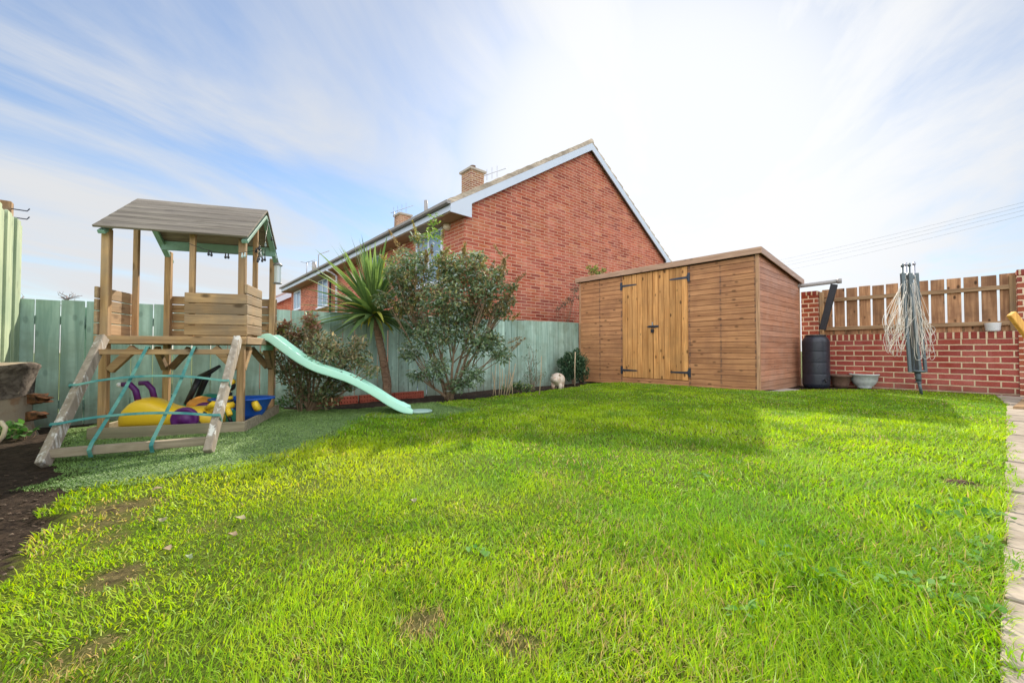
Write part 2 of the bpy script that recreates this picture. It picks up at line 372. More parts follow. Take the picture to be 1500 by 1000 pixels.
M['stone_w'] = plain('pale_urn_stone', (0.52,0.56,0.54), 0.7, 0.15, 0, 20, 0.3, 0.2)
M['terra'] = plain('brown_plant_pot', (0.17,0.10,0.07), 0.7, 0.2, 0, 20, 0.3, 0.2)
M['pig'] = plain('weathered_pig_stone', (0.62,0.52,0.42), 0.7, 0.2, 0, 16, 0.3, 0.2, c2=(0.50,0.30,0.21), lo=0.5, hi=0.62)
M['upvc'] = plain('white_upvc', (0.72,0.76,0.84), 0.35, 0.03)
M['barge'] = plain('pale_blue_white_barge', (0.60,0.66,0.76), 0.45, 0.03, 0, 3)
M['soffit'] = plain('brown_soffit', (0.42,0.31,0.20), 0.7, 0.1, 0, 4)
M['gutter'] = plain('grey_gutter', (0.33,0.31,0.30), 0.5, 0.1, 0, 12)
M['house_brick'] = brick('house_brick', [(0.29,0.06,0.042),(0.47,0.115,0.068),(0.54,0.15,0.082),(0.38,0.085,0.055),(0.58,0.20,0.10)], (0.60,0.37,0.25), 0.315, 0.0755, 0.0085, (0.1, 0.02, 0))
M['wall_brick'] = brick('garden_wall_brick', [(0.29,0.055,0.042),(0.39,0.085,0.06),(0.33,0.062,0.05),(0.43,0.10,0.07)], (0.64,0.49,0.32), 0.255, 0.0905, 0.0095, (0.07, 0.038, 0), 0.8)
M['cap_brick'] = brick('rowlock_brick', [(0.27,0.05,0.035),(0.36,0.075,0.05),(0.24,0.045,0.035)], (0.64,0.49,0.32), 0.084, 0.5, 0.013, (0.0, 0.05, 0), 0.8)
M['pier_brick'] = brick('pier_brick', [(0.34,0.08,0.045),(0.42,0.11,0.055),(0.28,0.06,0.04)], (0.74,0.57,0.40), 0.17, 0.0855, 0.011, (0.03, 0.05, 0), 0.8)
M['chim_brick'] = brick('chimney_brick', [(0.36,0.15,0.09),(0.40,0.22,0.12),(0.26,0.09,0.06)], (0.5,0.42,0.33), 0.26, 0.085, 0.014)
M['air_brick'] = plain('red_engineering_brick', (0.36,0.085,0.05), 0.75, 0.2, 0, 30, 0.3, 0.2)
M['tile'] = wood('roof_tiles', (0.42,0.34,0.26), (0.58,0.49,0.38), 'x', 0.9, 0.2, 0, (0.25,0.2,0.15), 0.6)
M['conc'] = plain('concrete', (0.42,0.38,0.33), 0.9, 0.15, 0, 18, 0.2, 0.4)
M['glass'] = plain('window_glass', (0.20,0.30,0.42), 0.06, 0.05, 0, 2, 0.8)
M['rotary'] = plain('grey_green_metal', (0.11,0.14,0.15), 0.45, 0.15, 0.3, 30)
M['alu'] = plain('pale_alloy_tube', (0.42,0.43,0.48), 0.4, 0.1, 0.6, 30)
M['line'] = plain('plastic_washing_line', (0.70,0.66,0.58), 0.5, 0.1, 0, 8)
M['wf_z'] = wood('brown_fence_boards', (0.33,0.165,0.08), (0.50,0.275,0.14), 'z', 0.75, 0.2, 1.0, (0.17,0.085,0.05), 0.6, 0.8, 0.4)
M['wf_y'] = wood('brown_fence_rail', (0.30,0.18,0.095), (0.42,0.27,0.15), 'y', 0.75, 0.1, 0.4)
M['oramber'] = wood('amber_stained_timber', (0.62,0.30,0.06), (0.80,0.46,0.10), 'z', 0.5, 0.1, 0.3)
M['bark'] = wood('grey_bark', (0.08,0.06,0.05), (0.20,0.165,0.14), 'x', 0.95, 0.2, 0, (0.06,0.05,0.045), 0.7, 0.9, 1.0)
M['sap'] = plain('pale_peeled_wood', (0.30,0.245,0.19), 0.9, 0.2, 0, 11, 0.2, 0.8, c2=(0.24,0.15,0.10), lo=0.45, hi=0.62)
M['cutwood'] = plain('cut_wood_face', (0.34,0.27,0.20), 0.9, 0.2, 0, 30, 0.2, 0.5)
M['rust'] = plain('rusty_brown_bark', (0.13,0.055,0.028), 0.95, 0.3, 0, 30, 0.1, 1.0, c2=(0.05,0.028,0.018), lo=.42, hi=.58)
M['trunk'] = wood('cordyline_bark', (0.15,0.085,0.055), (0.30,0.19,0.12), 'x', 0.9, 0.1, 0, (0.33,0.25,0.17), 0.5, 1.4, 1.0)
M['stem'] = plain('woody_stem', (0.25,0.17,0.11), 0.85, 0.25, 0, 20, 0.2, 0.5, c2=(0.36,0.27,0.18))
M['cane'] = plain('bamboo_cane', (0.50,0.38,0.24), 0.7, 0.15, 0, 10)
M['twig'] = plain('bare_twig', (0.32,0.28,0.27), 0.9, 0.15)
M['wire'] = plain('overhead_wire', (0.30,0.36,0.45), 0.7)
M['clear'] = plain('clear_feeder_tube', (0.62,0.70,0.74), 0.15, 0.05, 0, 5, 0.6)
M['seed'] = plain('bird_seed', (0.30,0.2,0.13), 0.9, 0.3, 0, 60, c2=(0.6,0.5,0.4))
M['ftop'] = plain('grey_feeder_metal', (0.22,0.22,0.22), 0.5, 0.1, 0.4)
M['bulb'] = plain('clear_bulb', (0.45,0.55,0.55), 0.15, 0.1, 0, 30, 0.6)
M['pebble'] = plain('pebble', (0.42,0.36,0.30), 0.85, 0.2, 0, 30, 0.3, 0.3)
M['dead'] = plain('fallen_leaf', (0.55,0.48,0.33), 0.8, 0.2)

add_dirt(M['fence_g'], -0.15, 0.25, (0.13,0.13,0.09), 0.75); add_dirt(M['wall_brick'], -0.15, 0.10, (0.16,0.13,0.09), 0.7); add_dirt(M['shed_side'], -0.1, 0.25, (0.35,0.24,0.16), 0.5); add_dirt(M['tw_z'], -0.05, 0.15, (0.17,0.15,0.09), 0.6)
# ------------------------------------------------------------------ noise for numpy
_perm = RS.rand(64, 64)
def vnoise(x, y, s=1.0, seed=0):
    x = np.asarray(x)*s+seed*7.31+100; y = np.asarray(y)*s+seed*3.17+100
    xi = np.floor(x).astype(int); yi = np.floor(y).astype(int); fx = x-xi; fy = y-yi
    fx = fx*fx*(3-2*fx); fy = fy*fy*(3-2*fy)
    p = lambda a, b: _perm[a % 64, b % 64]
    return (p(xi,yi)*(1-fx)+p(xi+1,yi)*fx)*(1-fy)+(p(xi,yi+1)*(1-fx)+p(xi+1,yi+1)*fx)*fy
def fbm(x, y, s, seed=0): return (vnoise(x,y,s,seed)*0.55+vnoise(x,y,s*2.1,seed+1)*0.28+vnoise(x,y,s*4.3,seed+2)*0.17)
def inpoly(x, y, poly):
    x = np.asarray(x); y = np.asarray(y); ins = np.zeros(x.shape, bool); n = len(poly)
    for i in range(n):
        x0, y0 = poly[i][0], poly[i][1]; x1, y1 = poly[(i+1)%n][0], poly[(i+1)%n][1]
        if y0 == y1: continue
        c = ((y0 > y) != (y1 > y)) & (x < (x1-x0)*(y-y0)/(y1-y0)+x0)
        ins ^= c
    return ins

def straps(name, P, yaw, tilt, L, Wd, curve, prof, col, mat, parent=None, roll=None, fold=0.0, up=None):
    """many ribbon leaves in one mesh; tilt from the vertical, curve added along the length"""
    P = np.asarray(P, float); N = len(P); S = len(prof)-1
    one = np.ones(N)
    yaw, tilt, L, Wd, curve = [np.asarray(q, float)*one for q in (yaw, tilt, L, Wd, curve)]
    hx, hy = np.cos(yaw), np.sin(yaw)
    sx, sy = -hy, hx
    roll = np.zeros(N) if roll is None else np.asarray(roll)*one
    pos = P.copy(); V = []; ang = tilt.copy()
    for i in range(S+1):
        w = Wd*prof[i]/2
        nx, nz = -np.cos(ang), np.sin(ang)                  # normal in the (h,z) plane
        cr, sr = np.cos(roll), np.sin(roll)
        wx = sx*cr + hx*nx*sr; wy = sy*cr + hy*nx*sr; wz = nz*sr
        side = np.stack([wx, wy, wz], 1)*w[:, None]
        if prof[i] == 0: V.append(pos[:, None, :])
        elif fold:
            nrm = np.stack([hx*nx, hy*nx, nz], 1)*(w*fold)[:, None]
            V.append(np.stack([pos-side+nrm, pos, pos+side+nrm], 1))
        else: V.append(np.stack([pos-side, pos+side], 1))
        if i < S:
            st = L/S; a2 = ang+curve/S/2
            pos = pos+np.stack([hx*np.sin(a2), hy*np.sin(a2), np.cos(a2)], 1)*st[:, None]; ang = ang+curve/S
    cnt = [v.shape[1] for v in V]; K = sum(cnt); V = np.concatenate(V, 1)
    st = np.cumsum([0]+cnt); faces = []
    for i in range(S):
        a, b = st[i], st[i+1]; ca, cb = cnt[i], cnt[i+1]
        if ca == cb:
            for j in range(ca-1): faces.append((a+j, a+j+1, b+j+1, b+j))
        elif cb == 1:
            for j in range(ca-1): faces.append((a+j, a+j+1, b))
        elif ca == 1:
            for j in range(cb-1): faces.append((a, b+j+1, b+j))
    loops = []; starts = []; tots = []; o = 0
    pat = np.array([i for f in faces for i in f]); ln = np.array([len(f) for f in faces])
    LI = (pat[None, :]+(np.arange(N)*K)[:, None]).ravel()
    tot = np.tile(ln, N); start = np.concatenate([[0], np.cumsum(tot)[:-1]])
    me = bpy.data.meshes.new(name)
    me.vertices.add(N*K); me.vertices.foreach_set('co', V.reshape(-1).astype(np.float32))
    me.loops.add(len(LI)); me.loops.foreach_set('vertex_index', LI.astype(np.int32))
    me.polygons.add(len(tot)); me.polygons.foreach_set('loop_start', start.astype(np.int32)); me.polygons.foreach_set('loop_total', tot.astype(np.int32))
    me.update(calc_edges=True)
    col = np.asarray(col, float)
    if col.ndim == 1: col = np.tile(col, (N, 1))
    C = np.ones((N, K, 4)); C[:, :, :3] = col[:, None, :]
    at = me.attributes.new('col', 'FLOAT_COLOR', 'POINT'); at.data.foreach_set('color', C.reshape(-1).astype(np.float32))
    me.materials.append(mat)
    ob = bpy.data.objects.new(name, me); col_main.objects.link(ob)
    if parent: ob.parent = parent
    return ob
def lerpc(a, b, t): a, b = np.array(a), np.array(b); t = np.asarray(t)[:, None]; return a*(1-t)+b*t

# ------------------------------------------------------------------ layout polygons (world xy)
def gp(l): return [tuple(G(x, y)[:2]) for x, y in l]
bed_edge = gp([(0,850),(45,800),(88,762),(70,740),(120,716)])
mat_edge = gp([(200,702),(330,682),(420,661),(480,641),(512,618),(540,606),(600,608),(650,607),(694,602),(652,594),(640,590)])
far_edge = gp([(700,583),(780,574),(850,566)])
lawn = [(-1.15,-1.5),(-1.2,0.3)] + bed_edge + mat_edge + far_edge
lawn += [tuple(W(6.3,4.9)[:2]), tuple(W(6.72,4.5)[:2]), tuple(W(6.78,2.05)[:2]), tuple(W(7.0,1.84)[:2]), tuple(W(7.8,1.86)[:2]), tuple(W(8.35,1.75)[:2]), tuple(W(8.8,1.3)[:2]), tuple(W(9.22,1.0)[:2]), tuple(W(9.2,-0.2)[:2])]
lawn += [tuple(W(7.3,-0.27)[:2]), tuple(W(4.0,-0.145)[:2]), tuple(W(1.7,-0.065)[:2]), tuple(W(-1.5,0.05)[:2])]
mat_poly = gp([(18,722),(88,700),(60,660),(130,625),(200,598),(400,594),(470,600),(520,600),(560,596),(640,589),(652,593),(700,601),(650,612),(600,614),(540,612),(512,626),(480,650),(420,670),(330,692),(200,710),(110,722)])

# bare patches: (px, py, radius m, strength)
BARE = [(172,745,0.10,1.0),(150,765,0.09,.8),(178,842,0.055,1.5),(165,850,0.05,1.2),(620,912,0.05,0.9),(755,940,0.05,0.7),(140,945,0.04,.8),(105,975,0.04,.6),(1405,708,0.06,1.5),(300,770,0.05,0.3),(160,790,0.06,.6)]
BP = [(G(x, y), r, s) for x, y, r, s in BARE]
def bareness(x, y):
    bare = np.zeros(np.shape(x))
    for p, rr, s_ in BP:
        d = np.hypot(x-p.x, y-p.y)/(rr*(0.6+0.9*vnoise(x, y, 22, 3))); bare = np.maximum(bare, s_*np.clip(1.35-d, 0, 1))
    return bare
# ------------------------------------------------------------------ ground
def build_ground():
    a = np.concatenate([-np.geomspace(400, 9, 14), np.arange(-8.4, -2.0, 0.12), np.arange(-1.95, 1.95, 0.04), np.arange(2.0, 13, 0.12), np.geomspace(13.5, 600, 16)])
    b = np.concatenate([-np.geomspace(200, 2.5, 10), np.arange(-2.2, 0.6, 0.12), np.arange(0.68, 2.4, 0.04), np.arange(2.44, 11, 0.12), np.geomspace(11.5, 900, 18)])
    X, Y = np.meshgrid(a, b); Z = terrain(X, Y)
    r = np.hypot(X, Y)
    lw = inpoly(X, Y, lawn); mt = inpoly(X, Y, mat_poly)
    soil = ~lw & ~mt & (r < 14); mt_ = mt*1.0
    Z = Z - 0.012*soil + soil*0.035*(fbm(X, Y, 5, 4)-0.5)
    u, v = UV(X, Y)
    Z = Z - 1.6*sstep(5.9, 7.0, v) * (1-0*v)            # land behind the fence lies lower
    nx, ny = len(a), len(b)
    vs = np.stack([X, Y, Z], -1).reshape(-1, 3)
    idx = np.arange(nx*ny).reshape(ny, nx)
    fs = np.stack([idx[:-1,:-1], idx[:-1,1:], idx[1:,1:], idx[1:,:-1]], -1).reshape(-1, 4)
    me = bpy.data.meshes.new('ground'); me.from_pydata(vs.tolist(), [], fs.tolist()); me.update()
    at = me.attributes.new('lawn', 'FLOAT', 'POINT'); at.data.foreach_set('value', (lw*1.0).reshape(-1).astype(np.float32))
    at = me.attributes.new('bare', 'FLOAT', 'POINT'); at.data.foreach_set('value', np.clip(bareness(X, Y)*0.95-0.1, 0, 0.85).reshape(-1).astype(np.float32))
    at = me.attributes.new('far', 'FLOAT', 'POINT'); at.data.foreach_set('value', ((r > 12)*1.0).reshape(-1).astype(np.float32))
    me.polygons.foreach_set('use_smooth', [True]*len(fs))
    k = NT('soil_and_turf')
    n1 = k.noise(k.tc.outputs['Object'], 28, 8, 0.75); n2 = k.noise(k.tc.outputs['Object'], 3, 4, 0.6); n3 = k.noise(k.tc.outputs['Object'], 140, 3, 0.7)
    soilc = k.mix(k.rng(n1, 0.38, 0.66), (0.018,0.012,0.010), (0.085,0.058,0.042))
    soilc = k.mix(k.rng(n3, 0.66, 0.74), soilc, (0.20,0.15,0.105))
    turf = k.mix(k.rng(n2, 0.4, 0.62), (0.10,0.17,0.012), (0.17,0.18,0.035))
    turf = k.mix(k.rng(n3, 0.35, 0.65), turf, (0.075,0.10,0.015))
    far = k.mix(k.rng(n2, 0.4, 0.6), (0.07,0.10,0.03), (0.10,0.12,0.05))
    strw = k.mix(k.rng(n1, 0.42, 0.58), (0.05,0.03,0.02), (0.20,0.145,0.075)); turf = k.mix(k.attr('bare'), turf, strw)
    c = k.mix(k.attr('lawn'), soilc, turf); c = k.mix(k.attr('far'), c, far)
    k.l(c, k.p.inputs['Base Color']); k.p.inputs['Roughness'].default_value = 0.95; k.p.inputs['Specular IOR Level'].default_value = 0.1
    k.bump(n1, 0.9, 0.03)
    me.materials.append(k.m)
    o = bpy.data.objects.new('ground', me); col_main.objects.link(o); tag(o, kind='structure')
build_ground()

def build_lawn():
    rings = [(0,1.15,42000,0.0020,0.044),(1.15,1.9,25000,0.0026,0.043),(1.9,3.0,11500,0.0040,0.045),(3.0,5.0,6500,0.0056,0.042),(5.0,7.5,3800,0.0078,0.040),(7.5,12,1900,0.011,0.04)]
    Ps=[];Ls=[];Ws=[];Cs=[]
    for r0, r1, dens, w, h in rings:
        x0, x1, y0, y1 = -min(r1, 3.2), min(r1, 7.2), -min(r1, 0.35), min(r1, 8.2)
        n = int((x1-x0)*(y1-y0)*dens)
        x = RS.uniform(x0, x1, n); y = RS.uniform(y0, y1, n)
        r = np.hypot(x, y); keep = (r >= r0)&(r < r1); x, y = x[keep], y[keep]
        # ragged edge
        jx = x+(vnoise(x, y, 9, 5)-0.5)*0.09; jy = y+(vnoise(x, y, 9, 8)-0.5)*0.09
        keep = inpoly(jx, jy, lawn)
        bare = bareness(x, y)
        thin = fbm(x, y, 3.0, 12)
        left = sstep(0.9, -1.6, x)*sstep(3.2, 1.2, y)
        pk = 1.0-np.clip((thin-0.50)*2.4, 0, 0.75)*(0.25+0.75*left)
        keep &= (RS.rand(len(x)) < pk*(1-np.clip(bare*.85, 0, 0.74)))
        x, y, bare, left = x[keep], y[keep], bare[keep], left[keep]
        m = len(x)
        patch = fbm(x, y, 1.1, 20); fine = fbm(x, y, 5.0, 30)
        hh = 0.8*h*(0.45+0.75*RS.rand(m))*(0.62+0.8*patch)*(1-0.35*left)
        dry = np.clip((fbm(x, y, 2.2, 40)-0.53)*5, 0, 1)*(0.12+0.75*left)+np.clip(bare*1.4, 0, 0.9)
        c = lerpc((0.18,0.37,0.010), (0.43,0.58,0.022), np.clip(patch*1.5-0.3+0.25*RS.randn(m), 0, 1))
        c = lerpc((0.07,0.20,0.010), (1,1,1), np.zeros(m))*np.clip(0.62-fine, 0, 0.5)[:, None]*1.6 + c*(1-np.clip(0.62-fine, 0, 0.5)*1.6)[:, None]
        isdry = RS.rand(m) < np.clip(dry*0.85+0.02, 0, 0.92)
        strw = lerpc((0.55,0.45,0.20), (0.36,0.24,0.12), RS.rand(m))
        c[isdry] = strw[isdry]
        yel = RS.rand(m) < 0.10+0.25*left; c[yel] = c[yel]*0.5+np.array((0.42,0.42,0.03))*0.5
        u_, v_ = UV(x, y)
        zone = np.clip((fbm(x, y, 0.9, 77)-0.42)*4, 0, 1)*sstep(2.0, -0.8, x)*sstep(0.9, 1.6, y)*sstep(4.2, 2.6, y)
        c = c*(1-0.35*zone)[:, None]+np.array((0.62,0.60,0.05))*(0.35*zone)[:, None]
        cool = np.clip((fbm(x, y, 1.7, 91)-0.55)*6, 0, 1)*0.28
        c = c*(1-cool)[:, None]+np.array((0.22,0.40,0.10))*cool[:, None]
        pale = RS.rand(m) < 0.05; c[pale] = c[pale]*0.5+np.array((0.50,0.62,0.30))*0.5
        hh = hh*(1+0.5*sstep(-1.05, -1.5, x)*vnoise(x, y, 6, 33))*(1-0.45*np.clip(bare, 0, 1))*(1+0.55*sstep(-0.3, 0.9, x)*sstep(2.2, 1.0, y)-0.25*sstep(3, 6, y))
        c *= (0.92+0.36*RS.rand(m))[:, None]
        Ps.append(np.stack([x, y, terrain(x, y)-0.004], 1)); Ls.append(hh); Ws.append(np.full(m, w)*(0.7+0.6*RS.rand(m))); Cs.append(c)
    P = np.concatenate(Ps); N = len(P); print('blades', N)
    yaw0 = fbm(P[:,0], P[:,1], 2.5, 50)*2*math.pi*2
    yaw = yaw0+RS.randn(N)*1.5
    o = straps('lawn_grass', P, yaw, np.abs(RS.randn(N))*0.35+0.08, np.concatenate(Ls), np.concatenate(Ws), 0.4+1.0*RS.rand(N), [1, 0.85, 0], np.concatenate(Cs), M['grass'], roll=RS.uniform(-.7,.7,N))
    tag(o, 'bright green mown lawn grass with dry straw patches', 'grass', kind='stuff')
    # artificial turf pile under the climbing frame
    n = 330000
    px = np.array(mat_poly); x = RS.uniform(px[:,0].min(), px[:,0].max(), n); y = RS.uniform(px[:,1].min(), px[:,1].max(), n)
    k = inpoly(x+(vnoise(x,y,12,2)-.5)*0.10, y+(vnoise(x,y,15,6)-.5)*0.07, mat_poly); x, y = x[k], y[k]; m = len(x)
    c = lerpc((0.13,0.23,0.055), (0.26,0.38,0.12), np.clip(fbm(x, y, 2.5, 60)*1.9-0.45+0.08*RS.randn(m), 0, 1))
    o = straps('artificial_grass', np.stack([x, y, terrain(x, y)+0.004], 1), RS.uniform(0, 6.3, m), 0.2+0.5*RS.rand(m), 0.007+0.006*RS.rand(m), 0.0032, 0.8, [1, 0.9, 0.4], c, M['turf'])
    tag(o, 'short bluish green artificial grass pile around the climbing frame', 'artificial grass', kind='stuff')
    # backing sheet of the artificial turf
    mb = MB(); top = [(p[0], p[1], tz(*p)+0.004) for p in mat_poly]
    me = MB(); import mathutils
    xs = np.arange(px[:,0].min(), px[:,0].max(), 0.07); ys = np.arange(px[:,1].min(), px[:,1].max(), 0.07)
    for xx in xs:
        for yy in ys:
            if all(inpoly(np.array([xx+.035+dx]), np.array([yy+.035+dy]), mat_poly)[0] for dx, dy in ((-.08,-.05),(.08,-.05),(-.08,.05),(.08,.05))):
                me.add([(a, b, tz(a, b)+0.0045) for a, b in ((xx,yy),(xx+.07,yy),(xx+.07,yy+.07),(xx,yy+.07))], [(0,1,2,3)], 0.5)
    o = me.build('turf_mat', plain('turf_backing', (0.12,0.18,0.09), 0.9, 0.2, 0, 60, 0.2, 0.3)); tag(o, kind='structure')
build_lawn()

# ------------------------------------------------------------------ stone path on the right
def pv(u): return -0.036*min(u, 7.3)+0.02+(0.02*(u-7.3) if u > 7.3 else 0)
def build_path():
    mb = MB(); u = -1.2; k = 0
    while u < 9.1:
        du = random.uniform(0.30, 0.48)
        for j, (v0, v1) in enumerate(((-0.60, 0.0), (-1.12, -0.62))):
            a, b = u+0.008, min(u+du-0.008, 9.12)
            p = [W(a, v0+pv(a)+random.uniform(0,.01)), W(b, v0+pv(b)), W(b, v1+pv(b)), W(a, v1+pv(a)-random.uniform(0,.012))]
            z = 0.006+random.uniform(-.003, .006)
            lo = [(q.x, q.y, tz(q.x, q.y)-0.04) for q in p]; hi = [(q.x, q.y, tz(q.x, q.y)+z) for q in p]
            mb.add(lo+hi, [(4,5,6,7),(0,1,5,4),(1,2,6,5),(2,3,7,6),(3,0,4,7)], random.random())
        u += du
    k = NT('flagstone'); nz = k.noise(k.tc.outputs['Object'], 12, 6, 0.65)
    c = k.mix(k.rng(nz, 0.35, 0.65), (0.25,0.205,0.155), (0.37,0.315,0.25)); c = k.hsv(c, k.rng(k.attr('rnd'), 0, 1, 0.8, 1.18), 1.0)
    k.l(c, k.p.inputs['Base Color']); k.p.inputs['Roughness'].default_value = 0.9; k.bump(nz, 0.5, 0.01)
    tag(mb.build('path', k.m, bevel=0.004), kind='structure')
    mb = MB(); mb.add([tuple(p) for p in [W(6.86,2.08,-0.02), W(7.9,2.06,-.035), W(7.85,1.86,-.035), W(7.05,1.80,-.02)]]+[tuple(p) for p in [W(6.86,2.08,-0.09), W(7.9,2.06,-.09), W(7.85,1.86,-.09), W(7.05,1.80,-.09)]], [(0,1,2,3),(0,4,5,1),(1,5,6,2),(2,6,7,3),(3,7,4,0)])
    o = mb.build('paving_slab', M['conc'], bevel=0.004); tag(o, 'flat buff concrete slab beside the shed side wall', 'paving slab')
build_path()

# ------------------------------------------------------------------ green fence
def green_fence():
    u0, u1, v = -0.967, 6.84, 5.65
    t = thing('board_fence', 'long mint green vertical board fence behind the flower bed', 'fence', W(0, 0), GROT)
    mb = MB(); u = u0-.06; 
    while u < u1:
        w = random.uniform(0.155, 0.168); top = 1.07+(u-u0)*0.0167+random.uniform(-.004,.004)
        gap = random.choice([0.005, 0.009, 0.013, 0.007])
        mb.box(u+gap/2, u+w-gap/2, v+random.uniform(0,.006), v+0.022, -0.2, top)
        u += w
    mb.build('boards', M['fence_g'], t, bevel=0.003)
    mb = MB(); mb.box(u0, u1, v+0.024, v+0.06, 0.05, 0.13); mb.build('rail', M['fence_rail'], t)
    mb = MB(); mb.beam((u0, v+.042, 0.88), (u1, v+.042, 1.01), 0.035, 0.08); mb.build('rail', M['fence_rail'], t)
    for i in range(5):
        mb = MB(); uu = u0+0.4+i*1.75; mb.box(uu-.04, uu+.04, v+.061, v+.14, -.6, 1.02+i*.03); mb.build('post', M['fence_rail'], t)
    # taller return fence on the left
    t = thing('tall_board_fence', 'taller green board fence at the left edge, its top catching the sun', 'fence', W(0, 0), GROT)
    mb = MB(); vv = 5.66; k = 1
    while vv > 1.2:
        w = random.uniform(0.135, 0.15); top = 1.735+random.uniform(-.012,.012)
        y = u0+0.012 if k % 2 else u0+0.028
        mb.box(y-0.018, y, vv-w+.003, vv-.003, -0.15, top); vv -= w; k += 1
    mb.build('boards', M['fence_sun'], t, bevel=0.003)
    for vv in (5.83, 3.3):
        mb = MB(); mb.box(u0-0.12, u0-0.05, vv-.2, vv-.12, -.1, 1.93); mb.build('post', M['tw_z'], t, bevel=.004)
    mb = MB()
    for z in (1.755, 1.68): mb.tube([(u0-.06, 5.64, z+.11), (u0+.04, 5.64, z+.11), (u0+.055, 5.64, z+.135)], 0.005, 6)
    mb.build('hook', M['hinge'], t)
green_fence()

